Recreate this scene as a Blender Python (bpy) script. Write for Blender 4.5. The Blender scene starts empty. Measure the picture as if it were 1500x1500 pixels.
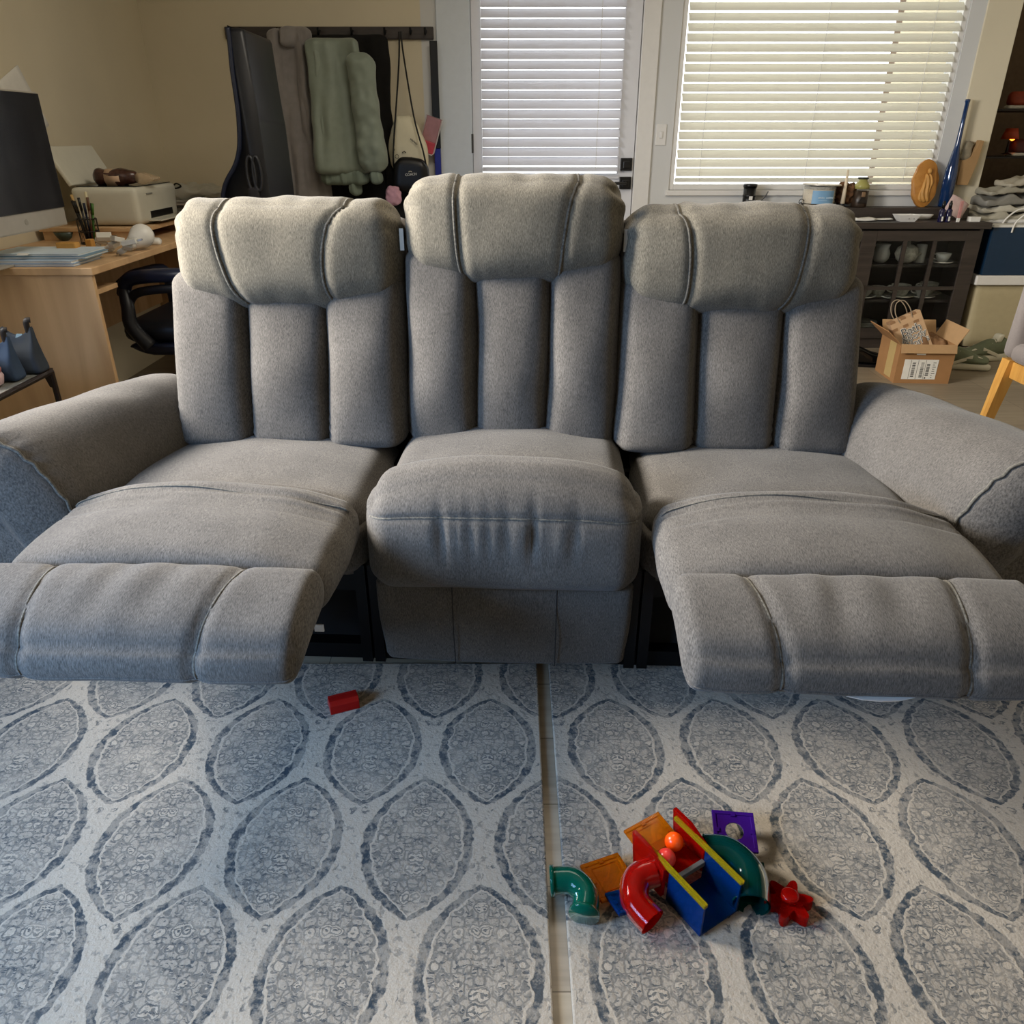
import bpy, bmesh, math, random
from math import sin, cos, tan, pi, radians, exp, sqrt, atan2
from mathutils import Vector, Matrix, noise, Euler
random.seed(7)
C = bpy.context.scene
# ------------------------------------------------------------ camera / light / exposure
F = 1127.0; TH = radians(26); H = 1.15
cd = bpy.data.cameras.new('camera'); cam = bpy.data.objects.new('camera', cd); C.collection.objects.link(cam)
cd.sensor_width = 36; cd.lens = 36*F/1500; cd.clip_start = .02
cam.location = (0, 0, H); cam.rotation_euler = (radians(90)-TH, 0, 0)
C.camera = cam
C.view_settings.view_transform = 'Standard'; C.view_settings.look = 'None'
C.view_settings.exposure = 0.0; C.view_settings.gamma = 1.0
w = bpy.data.worlds.new('world'); C.world = w; w.use_nodes = True
w.node_tree.nodes['Background'].inputs[0].default_value = (1.0, .98, .94, 1)
w.node_tree.nodes['Background'].inputs[1].default_value = 3.2
def area(name, loc, target, sx, sy, power, col):
    l = bpy.data.lights.new(name, 'AREA'); l.shape = 'RECTANGLE'; l.size = sx; l.size_y = sy
    l.energy = power; l.color = col
    o = bpy.data.objects.new(name, l); C.collection.objects.link(o); o.location = loc
    o.rotation_euler = (Vector(target)-Vector(loc)).to_track_quat('-Z', 'Y').to_euler()
    return o
area('left_window_light', (-1.96, 1.72, 1.60), (0, 1.85, 1.20), .8, .8, 88, (1.0, .965, .91)).data.spread = radians(105)
area('side_window_light', (-1.96, -.05, 1.15), (-.5, .90, .0), .8, .8, 36, (.30, .56, 1.0)).data.spread = radians(110)
area('rear_fill_light', (1.6, -1.9, 1.6), (.6, 1.5, .1), 1.2, 1.0, 5, (1.0, .92, .80))  # weak fill added behind the camera; the front wall has no window
area('ceiling_fill_light', (.2, 2.75, 2.42), (.2, 2.7, 0), .9, .9, 26, (1.0, .90, .76))  # warm overhead fill added to lift walls and seat tops; no fixture

def at(px, py, Y=None, Z=None):          # photo point -> place at depth Y or height Z
    a = (750-py)/F; d = Vector(((px-750)/F, cos(TH)+a*sin(TH), -sin(TH)+a*cos(TH)))
    t = (Z-H)/d.z if Z is not None else Y/d.y
    return Vector((d.x*t, d.y*t, H+d.z*t))

# ------------------------------------------------------------ materials
def newmat(name):
    m = bpy.data.materials.new(name); m.use_nodes = True
    nt = m.node_tree; return m, nt, nt.nodes['Principled BSDF']
def lin(c):
    return tuple((x/12.92 if x <= .04045 else ((x+.055)/1.055)**2.4) for x in c)
_mats = {}
def mat(name, col, rough=.6, metal=0, var=.12, scale=30, bump=0, trans=0, emit=0, sheen=0, alpha=1, coat=0, stretch=(1, 1, 1), ior=1.45):
    """col in sRGB 0..1; every material has a procedural noise variation"""
    if name in _mats: return _mats[name]
    m, nt, b = newmat(name); L = nt.links; c = lin(col)
    tc = nt.nodes.new('ShaderNodeTexCoord'); mp = nt.nodes.new('ShaderNodeMapping')
    mp.inputs['Scale'].default_value = stretch
    n = nt.nodes.new('ShaderNodeTexNoise'); n.inputs['Scale'].default_value = scale; n.inputs['Detail'].default_value = 4
    r = nt.nodes.new('ShaderNodeValToRGB')
    r.color_ramp.elements[0].position = .3; r.color_ramp.elements[1].position = .7
    r.color_ramp.elements[0].color = tuple(x*(1-var) for x in c)+(1,)
    r.color_ramp.elements[1].color = tuple(min(1, x*(1+var)) for x in c)+(1,)
    L.new(tc.outputs['Object'], mp.inputs[0]); L.new(mp.outputs[0], n.inputs['Vector'])
    L.new(n.outputs['Fac'], r.inputs[0]); L.new(r.outputs[0], b.inputs['Base Color'])
    b.inputs['Roughness'].default_value = rough; b.inputs['Metallic'].default_value = metal
    b.inputs['Transmission Weight'].default_value = trans; b.inputs['IOR'].default_value = ior
    if sheen: b.inputs['Sheen Weight'].default_value = sheen
    if coat: b.inputs['Coat Weight'].default_value = coat
    if alpha < 1: b.inputs['Alpha'].default_value = alpha
    if emit:
        L.new(r.outputs[0], b.inputs['Emission Color']); b.inputs['Emission Strength'].default_value = emit
    if bump:
        bp = nt.nodes.new('ShaderNodeBump'); bp.inputs['Strength'].default_value = bump; bp.inputs['Distance'].default_value = .002
        L.new(n.outputs['Fac'], bp.inputs['Height']); L.new(bp.outputs[0], b.inputs['Normal'])
    _mats[name] = m; return m

def fabric(name, dark, light, mix_scale=(820, 150, 150), sheen=.10, mottled=.12, bump=.14):
    m, nt, b = newmat(name); L = nt.links; N = nt.nodes
    tc = N.new('ShaderNodeTexCoord'); mp = N.new('ShaderNodeMapping'); mp.inputs['Scale'].default_value = mix_scale
    n = N.new('ShaderNodeTexNoise'); n.inputs['Scale'].default_value = 1.0; n.inputs['Detail'].default_value = 3; n.inputs['Roughness'].default_value = .65
    r = N.new('ShaderNodeValToRGB'); e = r.color_ramp.elements
    e[0].position = .33; e[1].position = .70
    e[0].color = lin(dark)+(1,); e[1].color = lin(light)+(1,)
    n2 = N.new('ShaderNodeTexNoise'); n2.inputs['Scale'].default_value = 9; n2.inputs['Detail'].default_value = 3
    mr = N.new('ShaderNodeMapRange'); mr.inputs[1].default_value = .3; mr.inputs[2].default_value = .7
    mr.inputs[3].default_value = 1-mottled; mr.inputs[4].default_value = 1+mottled
    mx = N.new('ShaderNodeVectorMath'); mx.operation = 'SCALE'
    L.new(tc.outputs['Object'], mp.inputs[0]); L.new(mp.outputs[0], n.inputs['Vector']); L.new(n.outputs['Fac'], r.inputs[0])
    L.new(tc.outputs['Object'], n2.inputs['Vector']); L.new(n2.outputs['Fac'], mr.inputs[0])
    L.new(r.outputs[0], mx.inputs[0]); L.new(mr.outputs[0], mx.inputs['Scale']); L.new(mx.outputs[0], b.inputs['Base Color'])
    b.inputs['Roughness'].default_value = .95; b.inputs['Specular IOR Level'].default_value = .1
    b.inputs['Sheen Weight'].default_value = sheen; b.inputs['Sheen Roughness'].default_value = .5
    bp = N.new('ShaderNodeBump'); bp.inputs['Strength'].default_value = bump; bp.inputs['Distance'].default_value = .0015
    L.new(n.outputs['Fac'], bp.inputs['Height']); L.new(bp.outputs[0], b.inputs['Normal'])
    return m

# tiny expression builder for node maths
class X:
    nt = None
    def __init__(s, sock): s.s = sock
    @staticmethod
    def op(o, *a):
        n = X.nt.nodes.new('ShaderNodeMath'); n.operation = o
        for i, v in enumerate(a):
            if isinstance(v, X): X.nt.links.new(v.s, n.inputs[i])
            else: n.inputs[i].default_value = v
        return X(n.outputs[0])
    def __add__(s, o): return X.op('ADD', s, o)
    def __sub__(s, o): return X.op('SUBTRACT', s, o)
    def __rsub__(s, o): return X.op('SUBTRACT', o, s)
    def __mul__(s, o): return X.op('MULTIPLY', s, o)
    def __truediv__(s, o): return X.op('DIVIDE', s, o)
    def abs(s): return X.op('ABSOLUTE', s)
    def pow(s, p): return X.op('POWER', s, p)
    def sin(s): return X.op('SINE', s)
    def fl(s): return X.op('FLOOR', s)
    def max(s, o): return X.op('MAXIMUM', s, o)
    def min(s, o): return X.op('MINIMUM', s, o)
    def step(s, a, b):                      # smooth 0..1 between a and b
        n = X.nt.nodes.new('ShaderNodeMapRange'); n.interpolation_type = 'SMOOTHSTEP'
        X.nt.links.new(s.s, n.inputs[0]); n.inputs[1].default_value = a; n.inputs[2].default_value = b
        return X(n.outputs[0])

def rug_material():
    m, nt, b = newmat('ogee_rug'); X.nt = nt; N = nt.nodes; L = nt.links
    tc = N.new('ShaderNodeTexCoord'); nz = N.new('ShaderNodeTexNoise'); nz.inputs['Scale'].default_value = 60; nz.inputs['Detail'].default_value = 3
    L.new(tc.outputs['Object'], nz.inputs['Vector'])
    v0 = N.new('ShaderNodeVectorMath'); v0.operation = 'SUBTRACT'; v0.inputs[1].default_value = (.5, .5, .5); L.new(nz.outputs['Color'], v0.inputs[0])
    v1 = N.new('ShaderNodeVectorMath'); v1.operation = 'SCALE'; v1.inputs['Scale'].default_value = .013; L.new(v0.outputs[0], v1.inputs[0])
    v2 = N.new('ShaderNodeVectorMath'); v2.operation = 'ADD'; L.new(tc.outputs['Object'], v2.inputs[0]); L.new(v1.outputs[0], v2.inputs[1])
    sp = N.new('ShaderNodeSeparateXYZ'); L.new(v2.outputs[0], sp.inputs[0])
    x = X(sp.outputs[0]); y = X(sp.outputs[1])
    P, Q = .238, .482
    def cell(x, y):
        u = x/P; v = y/Q
        cx = (u-(u+.5).fl())*P; cy = (v-(v+.5).fl())*Q
        hw = ((1-((cy.abs()/.155).min(1.0)).pow(2.3)).max(.0001)).pow(.85)*.101
        d = cx.abs()/(hw.max(.0005))        # 0 centre .. 1 rim
        return d.min(3.0), cx, cy, hw
    def noi0():
        n = N.new('ShaderNodeTexNoise'); n.inputs['Scale'].default_value = 62; n.inputs['Detail'].default_value = 3; L.new(tc.outputs['Object'], n.inputs['Vector']); return X(n.outputs['Fac'])
    d1, cx1, cy1, h1 = cell(x, y); d2, cx2, cy2, h2 = cell(x-P/2, y-Q/2)
    # metric distance inside (positive) to the rim
    e1 = h1-cx1.abs(); e2 = h2-cx2.abs(); e = e1.max(e2); e = e+(noi0()-.5)*.011
    def vor(scale, vec=None, feature='F1', rnd=1.0):
        n = N.new('ShaderNodeTexVoronoi'); n.feature = feature; n.inputs['Scale'].default_value = scale; n.inputs['Randomness'].default_value = rnd
        L.new(tc.outputs['Object'] if vec is None else vec, n.inputs['Vector']); return X(n.outputs['Distance'])
    def noi(scale, det=4, rough=.6, out='Fac'):
        n = N.new('ShaderNodeTexNoise'); n.inputs['Scale'].default_value = scale; n.inputs['Detail'].default_value = det; n.inputs['Roughness'].default_value = rough
        L.new(tc.outputs['Object'], n.inputs['Vector']); return X(n.outputs[out])
    inside = e.step(0, .003)
    wear = noi(44, 4, .75)
    sc_ = ((cx1+cy1*.6)*150.0).sin()*.0018                       # scalloped inner line
    ei = e+sc_
    rim = inside*(1-ei.step(.0175, .0195))
    rimv = rim*((wear.step(.42, .60)*.50+.42).max(wear.step(.60, .68)*.9))
    line = ei.step(.0185, .0195)*(1-ei.step(.0225, .0240))
    core = ei.step(.0190, .0205)
    cm = N.new('ShaderNodeCombineXYZ'); s1 = (e1-e2).step(-.0003, .0003); s2 = 1-s1
    ax = (cx1.abs()*s1)+(cx2.abs()*s2); ay = (cy1*s1)+(cy2*s2)
    L.new(ax.s, cm.inputs[0]); L.new(ay.s, cm.inputs[1])
    wv_ = N.new('ShaderNodeVectorMath'); wv_.operation = 'ADD'; wv2 = N.new('ShaderNodeVectorMath'); wv2.operation = 'SCALE'; wv2.inputs['Scale'].default_value = .5
    L.new(v1.outputs[0], wv2.inputs[0]); L.new(cm.outputs[0], wv_.inputs[0]); L.new(wv2.outputs[0], wv_.inputs[1])
    fm = vor(31, wv_.outputs[0], 'F1', .6)
    disc = 1-fm.step(.40, .44)
    rings = ((fm*38.0).sin()).step(-.1, .4)*.74+.02
    leaf = vor(75, wv_.outputs[0], 'DISTANCE_TO_EDGE').step(.04, .16)
    ground = (1-leaf)*.72+leaf*.26
    pat = disc*rings+(1-disc)*ground
    def strokes(sx, sy, lo, hi, off):
        mp_ = N.new('ShaderNodeMapping'); mp_.inputs['Scale'].default_value = (sx, sy, 1); mp_.inputs['Location'].default_value = (off, off, 0)
        L.new(cm.outputs[0], mp_.inputs[0]); n = N.new('ShaderNodeTexNoise'); n.inputs['Scale'].default_value = 1; n.inputs['Detail'].default_value = 3; n.inputs['Roughness'].default_value = .6
        L.new(mp_.outputs[0], n.inputs['Vector']); return X(n.outputs['Fac']).step(lo, hi)
    st = strokes(75, 200, .56, .61, 3)
    worn = noi(22, 3).step(.30, .55)*.5+.5
    pat = core*(pat.max(st))*(worn)
    pat = pat*(1-line)*.82
    # small symmetric motifs in the cream channels
    mm = N.new('ShaderNodeCombineXYZ'); u_ = x/P*2.0; mx_ = ((u_-(u_+.5).fl()).abs())*(P/2); my_ = (y/(Q/2)); my2 = (my_-my_.fl())*(Q/2)
    L.new(mx_.s, mm.inputs[0]); L.new(my2.s, mm.inputs[1])
    mn = N.new('ShaderNodeVectorMath'); mn.operation = 'ADD'; L.new(mm.outputs[0], mn.inputs[0]); L.new(wv2.outputs[0], mn.inputs[1])
    fo = vor(30, mn.outputs[0], 'F1', .9); fo2 = vor(70, mn.outputs[0], 'DISTANCE_TO_EDGE')
    mo = (1-fo.step(.26, .30))*((fo*44.0).sin().step(.0, .6).max(1-fo2.step(.03, .12)))
    outm = (1-e.step(-.010, -.003))*mo*.72*noi(34, 3).step(.42, .54)
    speck2 = (1-inside)*noi(70, 3, .6).step(.58, .66)*.4
    tot = rimv.max(pat).max(outm).max(speck2)
    tot = tot*(noi(6, 2)*.5+.78)
    mixn = N.new('ShaderNodeMix'); mixn.data_type = 'RGBA'
    L.new(tot.s, mixn.inputs[0])
    mixn.inputs[6].default_value = lin((.62, .575, .51))+(1,); mixn.inputs[7].default_value = lin((.17, .205, .23))+(1,)
    # fibre
    fb = noi(420, 2, .7); k = fb*.5+.76
    sc = N.new('ShaderNodeVectorMath'); sc.operation = 'SCALE'; L.new(mixn.outputs[2], sc.inputs[0]); L.new(k.s, sc.inputs['Scale'])
    L.new(sc.outputs[0], b.inputs['Base Color']); b.inputs['Roughness'].default_value = 1; b.inputs['Specular IOR Level'].default_value = .05
    b.inputs['Sheen Weight'].default_value = .15
    hh = noi(160, 3)*.6 + noi(50, 2)*.8 - tot*.12
    bp = N.new('ShaderNodeBump'); bp.inputs['Strength'].default_value = .45; bp.inputs['Distance'].default_value = .006
    L.new(hh.s, bp.inputs['Height']); L.new(bp.outputs[0], b.inputs['Normal'])
    return m

def plank_material():
    m, nt, b = newmat('vinyl_plank'); N = nt.nodes; L = nt.links
    tc = N.new('ShaderNodeTexCoord'); mp = N.new('ShaderNodeMapping'); mp.inputs['Rotation'].default_value = (0, 0, radians(90))
    br = N.new('ShaderNodeTexBrick'); br.inputs['Scale'].default_value = 1; br.inputs['Brick Width'].default_value = 1.2; br.inputs['Row Height'].default_value = .18
    br.inputs['Mortar Size'].default_value = .0012; br.offset = .37
    br.inputs['Color1'].default_value = lin((.58, .53, .45))+(1,); br.inputs['Color2'].default_value = lin((.53, .48, .41))+(1,); br.inputs['Mortar'].default_value = lin((.36, .31, .25))+(1,)
    L.new(tc.outputs['Object'], mp.inputs[0]); L.new(tc.outputs['Object'], br.inputs['Vector'])
    m2 = N.new('ShaderNodeMapping'); m2.inputs['Scale'].default_value = (2.5, 40, 1); L.new(tc.outputs['Object'], m2.inputs[0])
    n = N.new('ShaderNodeTexNoise'); n.inputs['Scale'].default_value = 1.6; n.inputs['Detail'].default_value = 5; L.new(m2.outputs[0], n.inputs['Vector'])
    mx = N.new('ShaderNodeMix'); mx.data_type = 'RGBA'; mx.blend_type = 'MULTIPLY'; mx.inputs[0].default_value = .35
    r = N.new('ShaderNodeValToRGB'); r.color_ramp.elements[0].color = (.45, .42, .38, 1); r.color_ramp.elements[1].color = (1, 1, 1, 1); r.color_ramp.elements[0].position = .35; r.color_ramp.elements[1].position = .6
    L.new(n.outputs['Fac'], r.inputs[0]); L.new(br.outputs['Color'], mx.inputs[6]); L.new(r.outputs[0], mx.inputs[7]); L.new(mx.outputs[2], b.inputs['Base Color'])
    b.inputs['Roughness'].default_value = .45
    return m

def wood(name, c1, c2, scale=(3, 3, 3), rings=4, rough=.5):
    m, nt, b = newmat(name); N = nt.nodes; L = nt.links
    tc = N.new('ShaderNodeTexCoord'); mp = N.new('ShaderNodeMapping'); mp.inputs['Scale'].default_value = scale
    n = N.new('ShaderNodeTexNoise'); n.inputs['Scale'].default_value = rings; n.inputs['Detail'].default_value = 5; n.inputs['Distortion'].default_value = .6
    r = N.new('ShaderNodeValToRGB'); r.color_ramp.elements[0].position = .32; r.color_ramp.elements[1].position = .68
    r.color_ramp.elements[0].color = lin(c1)+(1,); r.color_ramp.elements[1].color = lin(c2)+(1,)
    L.new(tc.outputs['Object'], mp.inputs[0]); L.new(mp.outputs[0], n.inputs['Vector']); L.new(n.outputs['Fac'], r.inputs[0]); L.new(r.outputs[0], b.inputs['Base Color'])
    b.inputs['Roughness'].default_value = rough
    return m

# ------------------------------------------------------------ geometry helpers
def mk(name, bm, m, parent=None, smooth=False, ang=None):
    me = bpy.data.meshes.new(name); bm.normal_update(); bm.to_mesh(me); bm.free()
    o = bpy.data.objects.new(name, me); C.collection.objects.link(o)
    if m: me.materials.append(m)
    if smooth: me.polygons.foreach_set('use_smooth', [True]*len(me.polygons))
    if parent: o.parent = parent
    return o
def tag(o, label=None, cat=None, group=None, kind=None):
    if label: o['label'] = label
    if cat: o['category'] = cat
    if group: o['group'] = group
    if kind: o['kind'] = kind
    return o
def thing(name, label, cat, loc=(0, 0, 0), rz=0, group=None, rot=None):
    o = bpy.data.objects.new(name, None); C.collection.objects.link(o); o.empty_display_size = .05
    o.location = loc; o.rotation_euler = rot if rot else (0, 0, rz)
    return tag(o, label, cat, group)
def struct(name, bm, m, smooth=False): return tag(mk(name, bm, m, None, smooth), kind='structure')
def box(bm, x0, x1, y0, y1, z0, z1, bev=0, M=None):
    b = bmesh.new()
    vs = [b.verts.new((x, y, z)) for x in (x0, x1) for y in (y0, y1) for z in (z0, z1)]
    for q in ((0, 1, 3, 2), (4, 6, 7, 5), (0, 4, 5, 1), (2, 3, 7, 6), (0, 2, 6, 4), (1, 5, 7, 3)): b.faces.new([vs[i] for i in q])
    if bev: bmesh.ops.bevel(b, geom=b.edges[:], offset=bev, segments=2, profile=.5, affect='EDGES')
    merge(bm, b, M); return bm
def merge(bm, b, M=None):
    if M is not None: bmesh.ops.transform(b, matrix=M, verts=b.verts)
    me = bpy.data.meshes.new('tmp'); b.to_mesh(me); bm.from_mesh(me); bpy.data.meshes.remove(me); b.free()
def B(*a, **k): return box(bmesh.new(), *a, **k)
def tube(bm, pts, r, seg=8, closed=False, cap=True):
    pts = [Vector(p) for p in pts]; n = len(pts)
    R = r if isinstance(r, (list, tuple)) else [r]*n
    rings = []; up = None
    for i in range(n):
        a = pts[(i-1) % n] if (closed or i > 0) else pts[i]; c = pts[(i+1) % n] if (closed or i < n-1) else pts[i]
        t = (c-a).normalized()
        if up is None: up = Vector((0, 0, 1)) if abs(t.z) < .9 else Vector((1, 0, 0))
        s = t.cross(up).normalized(); up = s.cross(t).normalized()
        rings.append([bm.verts.new(pts[i]+(s*cos(2*pi*k/seg)+up*sin(2*pi*k/seg))*R[i]) for k in range(seg)])
    for i in range(n if closed else n-1):
        A = rings[i]; D = rings[(i+1) % n]
        for k in range(seg): bm.faces.new((A[k], A[(k+1) % seg], D[(k+1) % seg], D[k]))
    if cap and not closed: bm.faces.new(rings[0][::-1]); bm.faces.new(rings[-1])
    return bm
def lathe(bm, prof, seg=24, M=None, sx=1, sy=1):
    b = bmesh.new(); rings = []
    for r, z in prof: rings.append([b.verts.new((max(r, .0001)*cos(2*pi*k/seg)*sx, max(r, .0001)*sin(2*pi*k/seg)*sy, z)) for k in range(seg)])
    for i in range(len(prof)-1):
        for k in range(seg): b.faces.new((rings[i][k], rings[i][(k+1) % seg], rings[i+1][(k+1) % seg], rings[i+1][k]))
    b.faces.new(rings[0][::-1]); b.faces.new(rings[-1])
    merge(bm, b, M); return bm
def prism(bm, poly, z0, z1, M=None, bev=0):
    b = bmesh.new(); n = len(poly)
    lo = [b.verts.new((x, y, z0)) for x, y in poly]; hi = [b.verts.new((x, y, z1)) for x, y in poly]
    b.faces.new(lo[::-1]); b.faces.new(hi)
    for i in range(n): b.faces.new((lo[i], lo[(i+1) % n], hi[(i+1) % n], hi[i]))
    if bev: bmesh.ops.bevel(b, geom=b.edges[:], offset=bev, segments=2, profile=.5, affect='EDGES')
    merge(bm, b, M); return bm
def bez(p, n=12):                          # smooth Catmull-Rom through points
    p = [Vector(q) for q in p]; out = []
    for i in range(len(p)-1):
        a = p[max(i-1, 0)]; b_ = p[i]; c = p[i+1]; d = p[min(i+2, len(p)-1)]
        for k in range(n):
            t = k/n; out.append(.5*((2*b_)+(c-a)*t+(2*a-5*b_+4*c-d)*t*t+(3*b_-a-3*c+d)*t**3))
    out.append(p[-1]); return out
def sgrid(sx, sy, sz, r, step=.014):
    """maps cube parameter to rounded-box point"""
    h = (sx/2, sy/2, sz/2)
    def f(p):
        P_ = [p[i]*h[i] for i in range(3)]; rr = [min(r[i] if isinstance(r, tuple) else r, h[i]) for i in range(3)]
        q = [max(-(h[i]-rr[i]), min(h[i]-rr[i], P_[i])) for i in range(3)]
        d = [(P_[i]-q[i])/rr[i] for i in range(3)]; l = sqrt(sum(v*v for v in d)); m_ = max(abs(v) for v in d)
        if l > 1e-9: d = [v/l*m_ for v in d]
        return Vector([q[i]+d[i]*rr[i] for i in range(3)])
    return f
def soft(sx, sy, sz, r, fn=None, step=.014):
    """closed cushion: a rounded box on a fine grid, bent by fn(point, param)"""
    f = sgrid(sx, sy, sz, r)
    n = [max(4, int(round(s/step))) for s in (sx, sy, sz)]
    bm = bmesh.new(); V = {}
    def vert(i, j, k):
        key = (i, j, k)
        if key not in V:
            p = (2*i/n[0]-1, 2*j/n[1]-1, 2*k/n[2]-1); q = f(p)
            if fn: q = fn(q, p)
            V[key] = bm.verts.new(q)
        return V[key]
    for a, b, c in ((0, 1, 2), (1, 2, 0), (2, 0, 1)):
        for s in (0, n[c]):
            for i in range(n[a]):
                for j in range(n[b]):
                    q = []
                    for di, dj in ((0, 0), (1, 0), (1, 1), (0, 1)):
                        ix = [0, 0, 0]; ix[a] = i+di; ix[b] = j+dj; ix[c] = s; q.append(vert(*ix))
                    if s == 0: q.reverse()
                    bm.faces.new(q)
    return bm
def nz(p, s, seed=0): return noise.noise(Vector((p[0]*s+seed, p[1]*s+seed*1.7, p[2]*s-seed)))
def ss(a, b, x):
    t = max(0, min(1, (x-a)/(b-a))); return t*t*(3-2*t)
def g(x, s): return exp(-(x/s)**2)
def text(name, body, size, m, parent, loc, rot, ext=.0006, align='CENTER', shear=0, sxy=(1, 1), offset=0, space=1, line=1):
    cu = bpy.data.curves.new(name, 'FONT'); cu.body = body; cu.size = size; cu.extrude = ext; cu.align_x = align; cu.align_y = 'CENTER'; cu.shear = shear; cu.offset = offset
    cu.space_character = space; cu.space_line = line; cu.resolution_u = 3
    t = bpy.data.objects.new(name+'_t', cu); C.collection.objects.link(t)
    dg = bpy.context.evaluated_depsgraph_get(); me = bpy.data.meshes.new_from_object(t.evaluated_get(dg))
    bpy.data.objects.remove(t); o = bpy.data.objects.new(name, me); C.collection.objects.link(o); me.materials.clear(); me.materials.append(m)
    o.parent = parent; o.location = loc; o.rotation_euler = rot; o.scale = (sxy[0], sxy[1], 1); return o
RX = Matrix.Rotation
def T(x, y, z): return Matrix.Translation((x, y, z))

FAB = fabric('grey_chenille', (.25, .235, .22), (.42, .398, .37))
FABA = fabric('grey_chenille_arm', (.25, .235, .22), (.42, .398, .37), (260, 820, 170))
FABH = fabric('grey_chenille_headrest_lit', (.275, .258, .225), (.46, .432, .378))  # same chenille, with the warm light on the headrests put into its colour
PIPE = fabric('grey_piping', (.27, .255, .23), (.44, .42, .38), (200, 200, 200))
BLACK = mat('black_steel', (.05, .05, .055), .4, .6)
CHROME = mat('zinc_plated', (.75, .75, .76), .3, 1)
WHITE = mat('white_paint', (.86, .85, .83), .5, var=.02)
# ------------------------------------------------------------ the setting
RUG = rug_material(); PLANK = plank_material()
WALLC = mat('cream_wall', (.82, .78, .68), .85, var=.03, scale=3)
WALLW = mat('cool_white_wall', (.80, .80, .79), .8, var=.02, scale=3)
YW = 4.95
struct('floor', B(-2.03, 4.2, -2.2, 6.4, -.05, 0), PLANK)
struct('ceiling', B(-2.03, 4.2, -2.2, 6.4, 2.5, 2.55), mat('ceiling_paint', (.85, .83, .78), .9, var=.02))
# left wall with a window opening beside the sofa (out of frame)
b = B(-2.13, -2.03, -2.2, -.6, 0, 2.5); box(b, -2.13, -2.03, -.6, .4, 0, .75); box(b, -2.13, -2.03, -.6, .4, 1.55, 2.5); box(b, -2.13, -2.03, .4, 1.35, 0, 2.5)
box(b, -2.13, -2.03, 1.35, 2.25, 0, 1.2); box(b, -2.13, -2.03, 1.35, 2.25, 2.05, 2.5); box(b, -2.13, -2.03, 2.25, 6.4, 0, 2.5)
struct('wall_left', b, WALLC)
# back wall: openings for the door and the window
DX0, DX1 = -.225, .711; WX0, WX1 = .93, 2.49; WZ0 = .865
struct('wall_corner', B(-2.03, -.50, YW, YW+.12, 0, 2.5), WALLC)
b = B(-.50, DX0-.07, YW, YW+.12, 0, 2.5); box(b, DX1+.10, WX0, YW, YW+.12, 0, 2.5); box(b, DX0-.07, DX1+.10, YW, YW+.12, 2.12, 2.5)
box(b, WX0, WX1, YW, YW+.12, 0, WZ0); box(b, WX0, WX1, YW, YW+.12, 2.12, 2.5); box(b, WX1, 2.575, YW, YW+.12, 0, 2.5)
box(b, DX0-.07, DX0+.012, YW+.045, YW+.12, 0, 2.12); box(b, DX1-.012, DX1+.10, YW+.045, YW+.12, 0, 2.12); struct('wall_back', b, WALLW)
b = B(2.575, 2.765, 4.94, YW+.12, 0, 2.5, bev=.004); struct('wall_column', b, WALLC)
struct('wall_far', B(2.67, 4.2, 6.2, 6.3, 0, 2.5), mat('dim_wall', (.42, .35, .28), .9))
struct('wall_passage', B(2.67, 2.765, YW+.12, 6.2, 0, 2.5), WALLC)
struct('wall_right', B(4.2, 4.3, -2.2, 6.4, 0, 2.5), WALLC)
b = B(-2.03, 4.2, -2.3, -2.2, 0, 2.5)
struct('wall_front', b, WALLC)
struct('trim_1', B(DX1+.004, DX1+.10, YW-.018, YW+.02, 0, 2.14, bev=.004), WHITE)
b = B(DX0-.19, DX0-.003, YW-.016, YW+.02, 0, 2.14, bev=.004); struct('trim_2', b, mat('cool_white_panel', (.80, .83, .86), .5, var=.02))
struct('baseboard_back', B(WX0-.12, 1.3, YW-.014, YW, 0, .09, bev=.003), WHITE)

# door with a glazed panel
DOORW = mat('door_paint', (.84, .84, .85), .45, var=.015)
d = thing('door_1', None, None, (0, 0, 0)); tag(d, kind='structure')
gx0, gx1, gz0, gz1 = -.172, .618, .955, 1.95
b = B(DX0, gx0, YW-.005, YW+.04, .02, 2.1, bev=.002); box(b, gx1, DX1, YW-.005, YW+.04, .02, 2.1, bev=.002)
box(b, gx0, gx1, YW-.005, YW+.04, .02, gz0, bev=.002); box(b, gx0, gx1, YW-.005, YW+.04, gz1, 2.1, bev=.002)
mk('door_leaf', b, DOORW, d)
b = B(gx0-.012, gx1+.012, YW-.016, YW-.003, gz0-.028, gz0-.008, bev=.003); box(b, gx0-.012, gx1+.012, YW-.012, YW-.003, gz0-.055, gz0-.045, bev=.003)
mk('glazing_bead', b, DOORW, d)
GLASS = mat('window_glass', (.95, .97, .98), .02, trans=1, var=0, ior=1.05)
mk('glass_pane', B(gx0, gx1, YW+.022, YW+.026, gz0, gz1), GLASS, d)
def lockset(z, lever):
    b = B(.634, .702, YW-.024, YW-.005, z-.034, z+.034, bev=.003)
    box(b, .648, .688, YW-.034, YW-.022, z-.022, z+.018, bev=.004)
    if lever: tube(b, [(.668, YW-.03, z), (.668, YW-.06, z), (.60, YW-.062, z)], .009)
    return b
LOCK = mat('matt_black_lock', (.06, .06, .065), .35, var=.1)
mk('deadbolt', lockset(1.005, False), LOCK, d); mk('door_handle', lockset(.905, True), LOCK, d)
mk('hinge', tube(bmesh.new(), [(DX0-.004, YW-.012, 1.065), (DX0-.004, YW-.012, 1.165)], .007), mat('hinge_steel', (.36, .36, .37), .35, .8), d)
mk('strike_plate', B(.724, .736, YW-.012, YW+.0, .885, .93, bev=.002), LOCK, d)
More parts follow.
